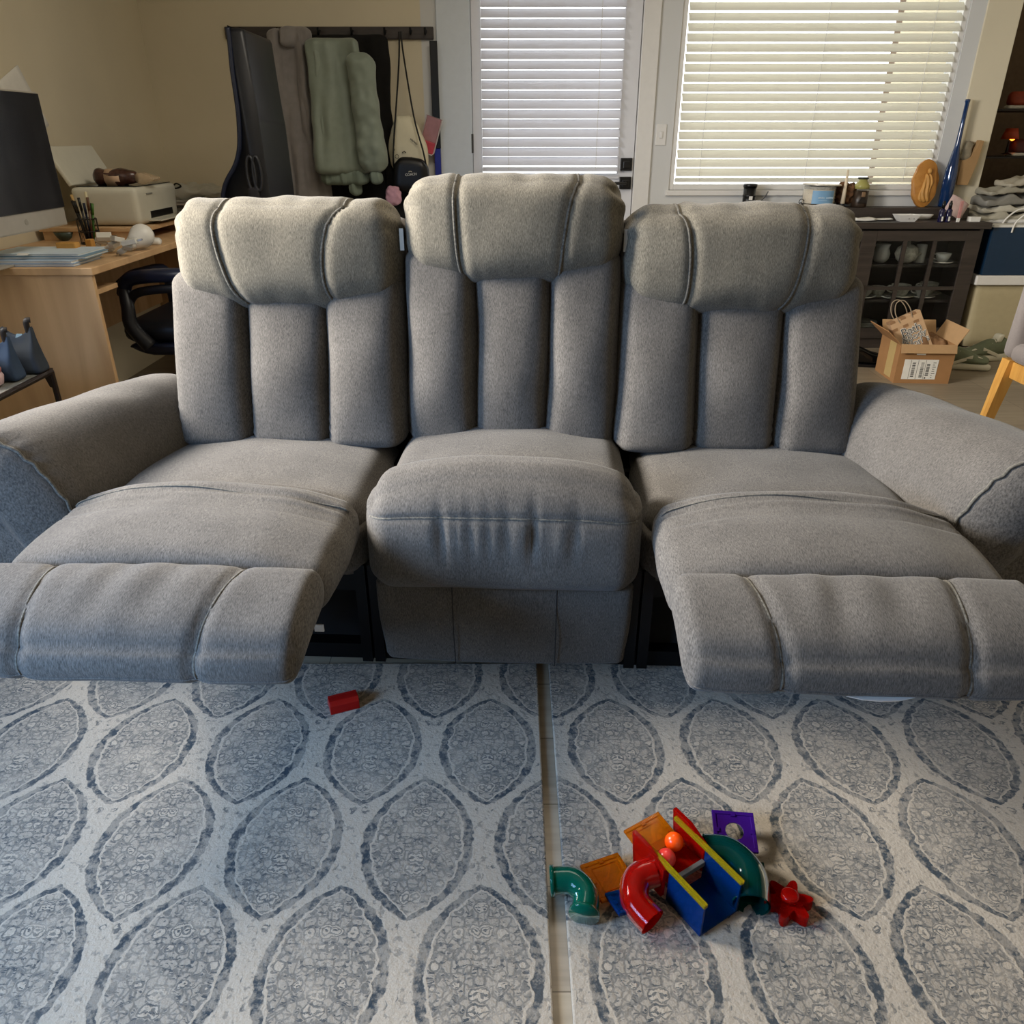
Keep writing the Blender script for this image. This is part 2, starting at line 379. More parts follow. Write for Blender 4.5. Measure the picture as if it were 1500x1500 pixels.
# window
wn = thing('window_1', None, None); tag(wn, kind='structure')
b = bmesh.new()
for a in ((WX0, WX0+.03, WZ0, 2.12), (WX1-.03, WX1, WZ0, 2.12)): box(b, a[0], a[1], YW+.01, YW+.09, a[2], a[3], bev=.003)
box(b, WX0+.03, WX1-.03, YW+.01, YW+.09, WZ0, WZ0+.03, bev=.003); box(b, WX0+.03, WX1-.03, YW+.01, YW+.09, 2.09, 2.12, bev=.003)
mk('window_frame', b, WHITE, wn)
mk('glass_pane', B(WX0+.03, WX1-.03, YW+.06, YW+.064, WZ0+.03, 2.09), GLASS, wn)
b = B(WX0-.02, WX1+.02, YW-.02, YW+.02, WZ0-.03, WZ0, bev=.004); mk('window_sill', b, WHITE, wn)
# blinds: translucent slats, each one countable
SL = mat('blind_slat', (.86, .85, .84), .5, var=.02)
def slat_mat(name, col, tr):
    m, nt, bb = newmat(name); N = nt.nodes; L = nt.links
    n = N.new('ShaderNodeTexNoise'); n.inputs['Scale'].default_value = 8
    r = N.new('ShaderNodeValToRGB'); r.color_ramp.elements[0].color = lin(tuple(x*.97 for x in col))+(1,); r.color_ramp.elements[1].color = lin(col)+(1,)
    L.new(n.outputs['Fac'], r.inputs[0]); L.new(r.outputs[0], bb.inputs['Base Color']); bb.inputs['Roughness'].default_value = .5
    t = N.new('ShaderNodeBsdfTranslucent'); L.new(r.outputs[0], t.inputs[0]); mx = N.new('ShaderNodeMixShader'); mx.inputs[0].default_value = tr
    L.new(bb.outputs[0], mx.inputs[1]); L.new(t.outputs[0], mx.inputs[2]); L.new(mx.outputs[0], N['Material Output'].inputs[0]); return m
SLAT1 = slat_mat('door_blind_vinyl', (.90, .90, .92), .35); SLAT2 = slat_mat('window_blind_vinyl', (.93, .92, .88), .42)
def blind(x0, x1, ztop, zbot, y, m, label, pitch, tilt, wd, cords):
    t = thing('window_blind', label, 'blind', (0, y, zbot))
    n = int((ztop-zbot)/pitch)
    for i in range(1, n+1):
        b = bmesh.new(); k = 6; rows = []
        for j in range(k+1):
            s = (j/k-.5)*wd; cz = .0035*(1-(2*j/k-1)**2)
            rows.append((s*cos(tilt)-cz*sin(tilt), s*sin(tilt)+cz*cos(tilt)))
        top = [[b.verts.new((xx, p[0], i*pitch+p[1])) for p in rows] for xx in (x0, x1)]
        bot = [[b.verts.new((xx, p[0]+.002, i*pitch+p[1]-.002)) for p in rows] for xx in (x0, x1)]
        for j in range(k):
            b.faces.new((top[0][j], top[1][j], top[1][j+1], top[0][j+1])); b.faces.new((bot[0][j+1], bot[1][j+1], bot[1][j], bot[0][j]))
        b.faces.new((top[0][0], bot[0][0], bot[1][0], top[1][0])); b.faces.new((top[0][k], top[1][k], bot[1][k], bot[0][k]))
        for e in (0, 1): b.faces.new(top[e]+bot[e][::-1])
        mk('slat', b, m, t)
    mk('bottom_rail', B(x0, x1, -.022, .022, -.006, .016, bev=.004), m, t)
    mk('head_rail', B(x0, x1, -.025, .025, n*pitch+.04, n*pitch+.08, bev=.003), m, t)
    for cx in cords: mk('lift_cord', tube(bmesh.new(), [(cx, -.027, 0), (cx, -.027, n*pitch+.04)], .0016, 6), WHITE, t)
blind(gx0+.002, gx1-.002, 1.93, .975, YW-.04, SLAT1, 'white slatted blind hanging over the back door glass', .0485, radians(56), .053, (-.02, .485))
blind(WX0+.035, WX1-.035, 2.07, .915, YW+.005, SLAT2, 'wide white slatted blind in the window above the dark cabinet', .0485, radians(50), .053, (1.10, 1.72, 2.30))
sw = thing('light_switch', 'white wall switch plate between back door and window', 'switch', (.86, YW, 1.16))
mk('switch_plate', B(-.03, .03, -.008, 0, -.055, .055, bev=.003), WHITE, sw); mk('toggle', B(-.008, .008, -.016, -.006, -.018, .018, bev=.002), WHITE, sw)
# rugs
def rug(name, x0, x1, y0, y1, org, label):
    o = mk(name, B(x0-org[0], x1-org[0], y0-org[1], y1-org[1], 0, .010, bev=.003), RUG); o.location = (org[0], org[1], 0); 
    return tag(o, label, 'rug', 'cream and blue rugs laid side by side')
rug('area_rug', -1.62, .060, -.75, 1.507, (-.0500, 1.223), 'cream rug with blue-grey ogee medallions, left of the gap')
rug('area_rug', .088, 1.75, -.75, 1.507, (.2150, 1.223), 'cream rug with blue-grey ogee medallions, right of the gap')
# ------------------------------------------------------------ the sofa
S = thing('reclining_sofa', 'three-seat grey fabric reclining sofa with both footrests extended', 'sofa', (0, 1.9, 0), radians(-2.5))
def seam_pipe(name, f, params, r, m, parent):
    mk(name, tube(bmesh.new(), [f(p) for p in params], r, 6), m, parent, True)
def piped(sx, sy, sz, rr, fn):
    f = sgrid(sx, sy, sz, rr)
    return lambda p: fn(f(p), p)
def headrest(cx, z0, z1, w, tilt, seed, lines, yc):
    hgt = z1-z0; sy = .185; M = T(cx, yc, (z0+z1)/2) @ RX(tilt, 4, 'X')
    def xs(side, v):                                  # piping x at height v(-1..1)
        a, mid, bt = lines[side]
        return a*(v+1)/2+bt*(1-v)/2+(mid-(a+bt)/2)*(1-v*v)
    def fn(q, p):
        x, y, z = q; u, v, wv = p[0], p[1], p[2]
        z -= .032*(1-u*u)*ss(.6, -1, wv)              # sagging lower edge
        z -= .010*abs(u)**3*ss(0, 1, wv)
        y -= ss(.5, -.6, v)*(.022*(1-u*u)*(1-wv*wv)+.012*(1-abs(u)**4))
        x *= 1+.020*(1-wv*wv)
        for s_ in (0, 1):
            dd = x-xs(s_, wv)
            if v < .5: y += .010*g(dd, .011); 
            if wv > .5: z -= .006*g(dd, .010)
        cr = ss(.72, 1, abs(u))*ss(-.1, .6, wv)        # gathers at the upper corners
        x += (1 if u > 0 else -1)*cr*.0045*sin(z*120+y*40+seed)
        y += cr*.004*sin(z*130+x*30+seed)
        gb = ss(-.45, -.95, wv)*ss(.85, .3, abs(u))
        y += gb*.006*nz((x*38, 0, z*6), 1, seed)
        gt = ss(.6, 1, wv); z += gt*.008*nz((x*16, y*9, 0), 1, seed+3)
        y += .006*nz((x, y, z), 9, seed); z += .004*nz((x, y, z), 8, seed+9)
        return M @ Vector((x, y, z))
    h = mk('headrest', soft(w, sy, hgt, (.055, .085, .07), fn, .0095), FABH, S, True)
    f = piped(w, sy, hgt, (.055, .085, .07), fn)
    for s_ in (0, 1):
        for off in (-.0052, .0052):
            pr = []
            for k in range(9): pr.append((0, 0+.2-k*.15, 1.0))
            N_ = 26
            for k in range(N_+1): pr.append((0, -1, 1-2*k/N_))
            pts = []
            for q in pr:
                v = q[2]; X_ = (xs(s_, v)+off)/(w/2); pts.append(f((X_, q[1], q[2]))+Vector((0, -.0008, 0)))
            if off < 0: mk('piping', tube(bmesh.new(), pts, .0038, 6), PIPE, h, True)
    return h
def channel(cx, w, z0, z1, yb, yt, th, taper, seed, M0):
    hgt = z1-z0; lean = atan2(yt-yb, hgt)
    def fn(q, p):
        x, y, z = q; u, v, wv = p
        x *= 1+taper*wv
        x += .006*nz((0, 0, z), 5, seed)
        if y < 0:
            y -= .026*(1-abs(u)**2.6)*(1-.5*wv*wv) + .012*(1-u*u)*g(wv+.15, .55)
        cr = ss(-.2, -.8, wv)*ss(.55, 1, abs(u)); y += cr*.004*sin(z*260+seed)
        y += .007*nz((x, y, z), 7, seed)
        y += (z/hgt+.5)*(yt-yb)+yb+th/2
        return Vector((x+cx, y, z+(z0+z1)/2))
    return mk('back_cushion', soft(w, th, hgt, (.038, .06, .03), fn, .011), FAB, S, True)

def seat_back(cx, wt, z_low, z_top_l, z_top_h, mid):
    yb = -.085 if mid else -.115; yt = .005
    # shell behind
    b = soft(wt, .17, z_top_h-.18, .04, lambda q, p: Vector((q.x+cx, q.y+.13+.10*(p[2]+1)/2, q.z+(z_top_h+.10)/2)), .05)
    mk('backrest_shell', b, FAB, S, True)
    ws = wt*.340; zt = z_top_l+.06
    channel(cx-wt*.333, ws, z_low, zt, yb, yt, .16, -.02, 1+cx, None)
    channel(cx, wt*.372, z_low, zt, yb+.012, yt+.012, .15, .03, 5+cx, None)
    channel(cx+wt*.333, ws, z_low, zt, yb, yt, .16, -.02, 9+cx, None)
seat_back(-.560, .585, .44, .79, 1.0, False)
seat_back(0.0, .525, .44, .85, 1.06, True)
seat_back(.553, .588, .44, .79, 1.0, False)
headrest(-.546, .782, 1.018, .548, radians(-7), 2, ((-.145, -.140, -.095), (.155, .105, .125)), .078)
headrest(0.002, .850, 1.072, .515, radians(-7), 11, ((-.128, -.125, -.115), (.155, .125, .115)), .080)
headrest(.540, .782, 1.010, .550, radians(-7), 23, ((-.150, -.122, -.130), (.135, .130, .100)), .070)

# seats
def seat(cx, w, top, seed, z_front):
    def fn(q, p):
        x, y, z = q; u, v, wv = p
        if wv > 0: z += .030*(1-u*u)*(1-.6*v*v)*wv
        z += .004*nz((x, y, z), 8, seed)
        return Vector((x+cx, y-.20, z+top-.075))
    return mk('seat_cushion', soft(w, .46, .15, .055, fn, .016), FAB, S, True)
seat(0.002, .555, .468, 3, 0); seat(-.595, .60, .440, 8, 0); seat(.600, .60, .436, 14, 0)
def bolster(cx, w, ztop, zbot, y0, y1, seed, wr):
    hgt = ztop-zbot; dp = y1-y0
    lines = [(random.uniform(-.5, .75), random.uniform(.006, .012), random.uniform(.4, 1)) for _ in range(16)]
    def fn(q, p):
        x, y, z = q; u, v, wv = p
        x += 0
        top = ss(0, 1, wv)
        z += -.050*abs(u)**2.6*top                       # crown
        kf = ss(.6, -.7, v)
        y -= kf*.018*(1-u*u)*(1-wv*wv)
        y += kf*(.030*ss(.0, .95, wv)+.014*ss(-.5, -1, wv))
        if y < 0:
            y += .006*g(wv-.40, .035)                     # seam valley
            if wr:
                for lx, lw, a in lines:
                    zz = g(wv-.15, .30) if wv < .4 else .35*g(wv-.4, .3)
                    y += a*.0085*zz*g(x-lx*w/2-.02*(wv-.2)*lx, lw)
        y += .004*nz((x, y, z), 9, seed)
        return Vector((x+cx, y+(y0+y1)/2, z+(ztop+zbot)/2))
    o = mk('front_bolster', soft(w, dp, hgt, (.055, .075, .07), fn, .0085 if wr else .014), FAB, S, True)
    if wr:
        f = piped(w, dp, hgt, (.055, .075, .07), fn)
        mk('piping', tube(bmesh.new(), [f((k/30-1, -1, .40))+Vector((0, -.0012, 0)) for k in range(0, 61)], .0028, 6), PIPE, o, True)
bolster(0.002, .578, .552, .262, -.530, -.345, 4, True)
bolster(-.590, .585, .470, .255, -.470, -.33, 6, False)
bolster(.590, .585, .470, .255, -.470, -.33, 7, False)
# middle front panel
def fp(q, p):
    x, y, z = q; u, v, wv = p
    x *= 1-.020*ss(.2, -1, wv); y += .022*ss(.6, -1, wv)-.01*(1-u*u)
    z -= 0
    return Vector((x+.002, y-.445, z+.165))
b = soft(.568, .045, .235, (.02, .02, .02), fp, .016)
fpn = mk('front_panel', b, FAB, S, True)
for sx in (-.11, .118): mk('seam', tube(bmesh.new(), [(sx, -.4755, .27), (sx, -.4775, .16), (sx, -.458, .055)], .0012, 5), mat('seam_thread', (.16, .15, .15), .9), fpn)

# extended footrests
def footrest(cx, w, seed, dy=0):
    def fn(q, p):                                         # long pad from the seat crest to the crease
        x, y, z = q; u, v, wv = p
        t = (v+1)/2                                       # 0 near (crease) .. 1 at the seat
        if wv > 0:
            z += (.030*(1-u*u)+.010)*(sin(pi*min(1, max(0, t)))**.6)*wv
            z += .030*ss(.55, .98, t)*(1-.8*abs(u)**2.2)
            z -= .009*g(t-.78, .016)+.008*g(t-.69, .018)*ss(.0, .6, abs(u-.1))+.006*g(t-.61, .018)*ss(.2, .8, abs(u))
            z += .003*sin(t*60+u*3)*ss(.55, .9, t)*ss(.25, .8, abs(u))
        x *= 1+.020*(1-abs(2*t-1))
        z -= .012*ss(.5, 1, abs(u))
        z += .004*nz((x, y*2, z), 7, seed)
        return Vector((x+cx, y-.580+dy*.5, z+.413))
    a = mk('leg_pad', soft(w, .325, .085, (.03, .05, .035), fn, .0105), FAB, S, True)
    fq = piped(w, .325, .085, (.03, .05, .035), fn)
    mk('seam', tube(bmesh.new(), [fq((k/30-1, .60+.03*sin(k/9), 1)) + Vector((0, 0, .0005)) for k in range(1, 60)], .0018, 5), PIPE, a, True)
    LX = (-.30, .28)
    def fe(q, p):                                         # end pad, nose rolling down
        x, y, z = q; u, v, wv = p
        t = (v+1)/2                                       # 0 nose .. 1 crease
        if wv > 0: z += .022*(1-.5*u*u)*sin(pi*t)
        z -= .038*(1-t)**1.7
        y += -.012*(1-abs(u)**6)*ss(.5, 0, t) * (1 if wv < .9 else .7)
        x *= 1.012-.004*(1-t)
        for lx in LX:
            xx = lx*w+(1-t)*.030*(1 if lx > 0 else -1)*-1
            z -= (.009*g(x-xx, .010)) * (1 if wv > 0 else 0)
            if t < .3: y += .008*g(x-xx, .010)
        z += .0035*sin((x*1.0+(1-t)*.03)*75+2.5*nz((x, 0, 0), 5, seed))*g(t-.55, .35)*ss(.55, .1, abs(u))
        z += .004*nz((x, y, z), 9, seed+1)
        return Vector((x+cx, y-.818+dy, z+.422))
    e = mk('end_pad', soft(w*1.0, .215, .085, (.022, .05, .04), fe, .0098), FAB, S, True)
    f = piped(w*1.0, .215, .085, (.022, .05, .04), fe)
    for lx in LX:
        pts = []
        for k in range(22):
            t = 1-k/21; xx = lx*w+(1-t)*.030*(1 if lx > 0 else -1)*-1
            pts.append(f((xx/(w/2), 2*t-1, 1.0))+Vector((0, 0, .0005)))
        for k in range(8):
            xx = lx*w-.030*(1 if lx > 0 else -1)
            pts.append(f((xx/(w/2), -1, 1-k*.2))+Vector((0, -.0005, 0)))
        mk('piping', tube(bmesh.new(), pts, .0028, 6), PIPE, e, True)
    mk('piping', tube(bmesh.new(), [f((k/30-1, -1, -.45))+Vector((0, -.0005, 0)) for k in range(61)], .0018, 5), FAB, e, True)
    mk('footrest_board', B(cx-w/2+.03, cx+w/2-.03, -.86, -.45, .350, .372), BLACK, S)
    return a
footrest(-.606, .600, 31); footrest(.614, .598, 47, .014)
b = bmesh.new(); lathe(b, [(.0, 0), (.06, .002), (.065, .006), (0, .004)], 16, T(.62, -.885, .352) @ Matrix.Diagonal((1.2, .6, 1, 1)))
mk('care_tag', b, WHITE, S)

# arms
def arm(sg):
    back = [(.765, .36), (.775, .46), (.795, .535), (.838, .585), (.890, .602), (.955, .590), (1.005, .545), (1.015, .515), (.99, .49), (.95, .46), (.90, .36)]
    front = [(.900, .29), (.908, .38), (.930, .475), (.980, .560), (1.050, .608), (1.130, .606), (1.200, .560), (1.220, .505), (1.175, .470), (1.085, .425), (1.020, .29)]
    n = 26; rings = []; K = len(back)
    bm = bmesh.new()
    for i in range(n+1):
        t = i/n; e = ss(0, 1, t); y = .04-.515*t
        P_ = [Vector((back[j][0]*(1-t)+front[j][0]*t, 0, back[j][1]*(1-t)+front[j][1]*t)) for j in range(K)]
        P_ = bez(P_+[P_[0]], 5)[:-1]
        c = sum(P_, Vector())/len(P_)
        endk = 1
        if t > .9: endk = 1-.10*((t-.9)/.1)**2.2
        if t < .1: endk = 1-.15*((.1-t)/.1)**2
        row = []
        for q in P_:
            d = q-c; r_ = c+d*endk
            wv = .004*nz((r_.x, y, r_.z), 9, 3)+.003*sin((y*40+r_.x*25))*g(y+.15, .1)*ss(.57, .61, r_.z)
            wv += .004*sin(atan2(d.z, d.x)*16)*ss(.86, .95, t)
            r_ = r_+d.normalized()*wv
            # front edge is bowed: the roll sits further forward than the base
            yy = y-.020*ss(.5, 1, t)*ss(.30, .60, r_.z)
            row.append(bm.verts.new((sg*r_.x, yy, r_.z)))
        rings.append(row)
    m_ = len(rings[0])
    for i in range(n):
        for k in range(m_):
            q = (rings[i][k], rings[i][(k+1) % m_], rings[i+1][(k+1) % m_], rings[i+1][k]); bm.faces.new(q if sg < 0 else q[::-1])
    for R_, rev in ((rings[0], True), (rings[-1], False)):
        c = sum((v.co for v in R_), Vector())/m_; cv = bm.verts.new(c+Vector((0, (-.015 if not rev else .01), 0)))
        for k in range(m_): bm.faces.new((R_[k], R_[(k+1) % m_], cv))
    bmesh.ops.recalc_face_normals(bm, faces=bm.faces)
    pts = [v.co.copy()+Vector((0, -.004, 0)) for v in rings[-2]]
    a = mk('arm_pad', bm, FABA, S, True)
    mk('piping', tube(bmesh.new(), pts, .0035, 6, closed=True), PIPE, a, True)
    # upholstered side and front panel below the roll
    prof = [(.880, .028), (.890, .20), (.925, .36), (1.0, .44), (1.12, .47), (1.125, .40), (1.085, .25), (1.020, .10), (1.005, .028)]
    bm = bmesh.new(); pr = bez([Vector((x, 0, z)) for x, z in prof], 4)
    R1 = []
    for y in (-.494, -.484, -.3, .0, .25):
        k = .985 if y == -.494 else 1; sh = 0 if y < -.4 else (y+.5)*.07
        R1.append([bm.verts.new((sg*((q.x-.97)*k+.97-sh), y+.02*(1 if y < -.4 else 0)*ss(.1, .5, q.z), q.z)) for q in pr])
    m_ = len(pr)
    for i in range(len(R1)-1):
        for k in range(m_): bm.faces.new((R1[i][k], R1[i][(k+1) % m_], R1[i+1][(k+1) % m_], R1[i+1][k]))
    bm.faces.new(R1[0]); bm.faces.new(R1[-1]); bmesh.ops.recalc_face_normals(bm, faces=bm.faces)
    mk('arm_panel', bm, FABA, S)
arm(-1); arm(1)
# base, mechanism
b = B(-.90, .90, -.10, .26, .06, .40, bev=.01); box(b, -.90, .90, -.42, -.38, .035, .075); box(b, -.90, .90, -.415, -.1, .22, .30)
for x in (-.87, -.32, -.29, .29, .32, .87): box(b, x-.012, x+.012, -.44, .1, .04, .3)
mk('base_frame', b, BLACK, S)
for x in (-.80, -.46, .47, .80):
    b = bmesh.new()
    for (y0, z0), (y1, z1) in (((-.30, .10), (-.60, .33)), ((-.34, .30), (-.58, .20)), ((-.58, .20), (-.86, .345)), ((-.60, .33), (-.46, .15))):
        tube(b, [(x, y0, z0), (x, y1, z1)], .009, 4)
    mk('scissor_linkage', b, BLACK, S)
    for y, z in ((-.60, .33), (-.58, .20), (-.46, .26), (-.45, .16)): mk('rivet', lathe(bmesh.new(), [(.004, -.005), (.0045, 0), (.002, .003)], 8, T(x-.010*(1 if x > 0 else -1), y, z) @ RX(radians(90), 4, 'Y')), CHROME, S)
SHADE = mat('black_recess_shade', (.03, .03, .032), .95, var=.2)  # near-black, stands in for the shade below the seats
for x0_, x1_ in ((-.90, -.285), (.285, .90)): mk('recess_shade', B(x0_, x1_, -.385, -.375, .03, .27), SHADE, S)  # dark sheets added to keep the recess behind the linkage black
for x in (-.385, .395): mk('bracket', B(x-.010, x+.010, -.560, -.556, .205, .222), mat('white_plastic_bracket', (.8, .8, .8), .4), S)
for x in (-.27, -.20, .27, .86, -.86): mk('foot', lathe(bmesh.new(), [(.016, 0), (.016, .02), (.008, .022), (.008, .045)], 12, T(x, -.352, 0)), BLACK, S)
for x in (-.264, .268): mk('care_tag', B(x-.005, x+.005, .02, .021, .905, .955), mat('tag_cloth', (.62, .60, .56), .8), S)
# ------------------------------------------------------------ things round the sofa
def Wd(name, bm, m, parent, smooth=False):          # world-coordinate shape under a thing
    if parent is not None:
        Mi = (Matrix.Translation(parent.location) @ parent.rotation_euler.to_matrix().to_4x4()).inverted()
        bmesh.ops.transform(bm, matrix=Mi, verts=bm.verts)
    return mk(name, bm, m, parent, smooth)
def single(name, bm, m, label, cat, loc, group=None, smooth=False, rot=(0, 0, 0)):
    o = mk(name, bm, m, None, smooth); o.location = loc; o.rotation_euler = rot
    return tag(o, label, cat, group)
BIRCH = wood('birch_veneer', (.73, .59, .43), (.82, .68, .51), (9, 9, .7), 1.6)
DARKW = wood('espresso_wood', (.17, .145, .13), (.235, .20, .18), (2, 2, 30), 2)
TAN = wood('pine_wood', (.72, .52, .24), (.80, .60, .30), (20, 20, 2), 1.5)
PAPER = mat('paper', (.86, .85, .82), .8, var=.04)
CREAMP = mat('cream_plastic', (.82, .80, .73), .35, var=.02)
BLK = mat('black_plastic', (.04, .04, .045), .35, var=.2)
NAVY = mat('navy_leatherette', (.09, .115, .19), .38, var=.15)
DKG = mat('charcoal_leatherette', (.085, .09, .11), .42, var=.15)
CARD = mat('cardboard', (.60, .44, .28), .85, var=.06, scale=14)
CARD2 = mat('cardboard_inside', (.66, .53, .38), .9, var=.05)

# --- desk along the left wall
dk = thing('desk', 'light birch corner desk with clutter against the left wall', 'desk', (-1.73, 2.71, 0))
Wd('side_panel', B(-2.02, -1.435, 2.715, 2.735, 0, .725, bev=.002), BIRCH, dk)
Wd('desktop', B(-2.02, -1.425, 2.705, 4.55, .725, .75, bev=.003), BIRCH, dk)
Wd('side_panel', B(-2.02, -1.48, 4.50, 4.52, 0, .725), BIRCH, dk)
Wd('back_panel', B(-2.015, -2.0, 2.74, 4.49, .30, .725), BIRCH, dk)
Wd('keyboard_tray', B(-1.95, -1.47, 2.76, 2.95, .645, .662, bev=.002), BIRCH, dk)
rs = thing('desk_riser', 'birch shelf raised on the desk, carrying the printer', 'shelf', (-1.80, 3.46, .75))
Wd('shelf_board', B(-2.01, -1.56, 3.46, 4.47, .786, .803, bev=.002), BIRCH, rs)
for y in (3.47, 3.95, 4.44): Wd('upright', B(-2.0, -1.58, y, y+.018, .75, .786), BIRCH, rs)
# printer
PRW = mat('printer_shell', (.80, .79, .73), .4, var=.02)
pt = thing('printer', 'off-white inkjet printer with raised scanner lid on desk riser', 'printer', (-1.72, 3.72, .804))
def prf(q, p):
    q.x *= 1-.05*(1-p[2])/2; q.y *= 1-.06*(1-p[2])/2; return q+Vector((-1.725, 3.72, .882))
Wd('printer_body', soft(.28, .44, .152, .022, prf, .014), PRW, pt, True)
Wd('scanner_glass', B(-1.85, -1.60, 3.54, 3.91, .9585, .961), mat('scanner_glass', (.12, .13, .14), .1), pt)
b = box(bmesh.new(), 0, .17, 0, .40, -.009, .009, bev=.006); bmesh.ops.transform(b, matrix=T(-1.862, 3.52, .962) @ RX(radians(-118), 4, 'Y'), verts=b.verts)
Wd('scanner_lid', b, PRW, pt)
Wd('paper_slot', B(-1.600, -1.589, 3.62, 3.86, .828, .856), BLK, pt); Wd('output_tray', B(-1.60, -1.54, 3.60, 3.88, .816, .822, bev=.002), PRW, pt)
Wd('button', B(-1.590, -1.583, 3.60, 3.66, .925, .93), mat('grey_button', (.5, .5, .48), .4), pt)
# packet on the printer
pk = thing('snack_packet', 'brown packet with pale label lying on open printer', 'packet', (-1.72, 3.64, .961))
def pkf(q, p):
    q.z *= 1+.15*sin(p[0]*6); q.y *= 1-.3*abs(p[0])**3
    return q+Vector((0, 0, .032))
mk('wrapper', soft(.19, .075, .062, .028, lambda q, p: pkf(q+Vector((0, 0, .002*nz(q, 60))), p), .008), mat('brown_wrapper', (.27, .17, .14), .25, var=.5, scale=40), pk, True)
mk('paper_label', tube(bmesh.new(), [(-.035, 0, .032), (.03, 0, .032)], .0375, 18), mat('packet_label', (.78, .66, .55), .5, var=.1), pk, True).scale = (1, 1.03, .93)
def bagf(q, p): q.z = q.z*(1-.8*max(0, p[0])) + .006*nz(q, 40); q.y *= 1+.2*p[0]; return q+Vector((.13, .01, .025))
mk('clear_wrap', soft(.10, .07, .045, .02, bagf, .008), mat('clear_wrap', (.85, .75, .62), .2, alpha=.45), pk, True)
# monitor facing the room
mo = thing('desktop_computer', 'all-in-one computer with dark screen and silver chin on the desk', 'computer', (-1.66, 2.80, .75))
SIL = mat('brushed_aluminium', (.70, .68, .64), .4, .35, var=.03)
Wd('housing', B(-1.675, -1.655, 2.50, 3.05, .855, 1.29, bev=.006), SIL, mo)
Wd('screen', B(-1.656, -1.651, 2.502, 3.048, .917, 1.285, bev=.002), mat('dark_screen', (.15, .15, .16), .22, var=.5, scale=9, stretch=(1, 1, .4)), mo)  # streaky tone in the colour stands in for reflections on the screen
Wd('stand', B(-1.86, -1.70, 2.62, 2.80, .7505, .758, bev=.002), SIL, mo); Wd('stand_neck', B(-1.80, -1.786, 2.66, 2.76, .755, .97), SIL, mo)
Wd('stand_arm', B(-1.79, -1.675, 2.67, 2.75, .95, .97), SIL, mo); Wd('emblem', lathe(bmesh.new(), [(.010, 0), (.010, .001)], 16, T(-1.655, 2.79, .888) @ RX(radians(90), 4, 'Y')), mat('emblem_grey', (.60, .58, .54), .3), mo)
single('wooden_block_stand', B(-.035, .035, -.02, .02, 0, .055, bev=.004), TAN, 'small wooden block under the corner of the computer', 'block', (-1.62, 2.95, .75))
single('wooden_block', B(-.012, .012, -.015, .015, 0, .05, bev=.003), TAN, 'little upright wood block at screen corner', 'block', (-1.60, 3.07, .752))
# papers taped on the left wall
for i, (y, z, r, wd) in enumerate(((3.16, 1.22, .3, .16), (3.38, 1.25, -.5, .14), (3.60, 1.27, .4, .18))):
    lb = ('curled white paper pinned on wall nearest the computer', 'middle curled white paper pinned on the left wall', 'white sheet with dark border pinned above the printer')[i]
    def pf(q, p, k=i): q.x += .05*(1-p[2])*.5*(.4+.6*sin(k+1)**2); return q
    o = single('wall_paper_sheet', soft(.004, wd, .24, .002, pf, .03), PAPER, lb, 'paper', (-2.026, y, z), 'papers pinned to the left wall', True); o.rotation_euler.x = r
# pen holder and pens
ph = Vector((-1.745, 3.36, .75))
pc = thing('pen_holder', 'black mesh pen holder full of pens on the desk', 'pen holder', (ph.x, ph.y, .75))
b = bmesh.new()
for z in (.004, .05, .098): tube(b, [(.038*cos(a*pi/12), .038*sin(a*pi/12), z) for a in range(24)], .0025, 5, closed=True)
for a in range(16): tube(b, [(.038*cos(a*pi/8), .038*sin(a*pi/8), .002), (.038*cos(a*pi/8), .038*sin(a*pi/8), .098)], .0012, 4)
mk('wire_cup', b, BLK, pc); mk('cup_base', lathe(bmesh.new(), [(.037, 0), (.037, .003)], 20), BLK, pc)
pcol = [('green', (.25, .42, .15)), ('tan', (.75, .62, .40)), ('black', (.05, .05, .06)), ('black', (.07, .07, .08)), ('black', (.05, .05, .05)), ('brown', (.35, .22, .14)), ('dark blue', (.10, .14, .25)), ('black', (.06, .06, .06)), ('cream', (.80, .76, .62))]
plc = ['green pen leaning in the holder', 'tan pencil tallest at left of holder', 'black marker beside the green pen in the holder', None, None, 'brown pencil upright in the pen holder', 'dark blue marker in the pen holder', None, 'cream pencil next to tan one in holder']
for i, (cn, c) in enumerate(pcol):
    a = i*2.4; rr = .020; tx, ty = .30*cos(a), .22*sin(a)
    p0 = Vector((rr*cos(a)*.6, rr*sin(a)*.6, .006)); p1 = p0+Vector((tx*.09+(-.02 if i in (1, 8) else 0), ty*.08, .15+.012*(i % 3)+(.02 if i in (1, 8) else 0)))
    o = thing('pen', plc[i] or 'black pen among the pens in the holder', 'pen', (ph.x, ph.y, .75), group='pens in the desk holder')
    pm = mat('pen_'+str(i), c, .35); q = p0.lerp(p1, .72)
    mk('barrel', tube(bmesh.new(), [p0, q], .0045, 8), pm, o, True); mk('cap', tube(bmesh.new(), [q, p1], .0055, 8), pm, o, True)
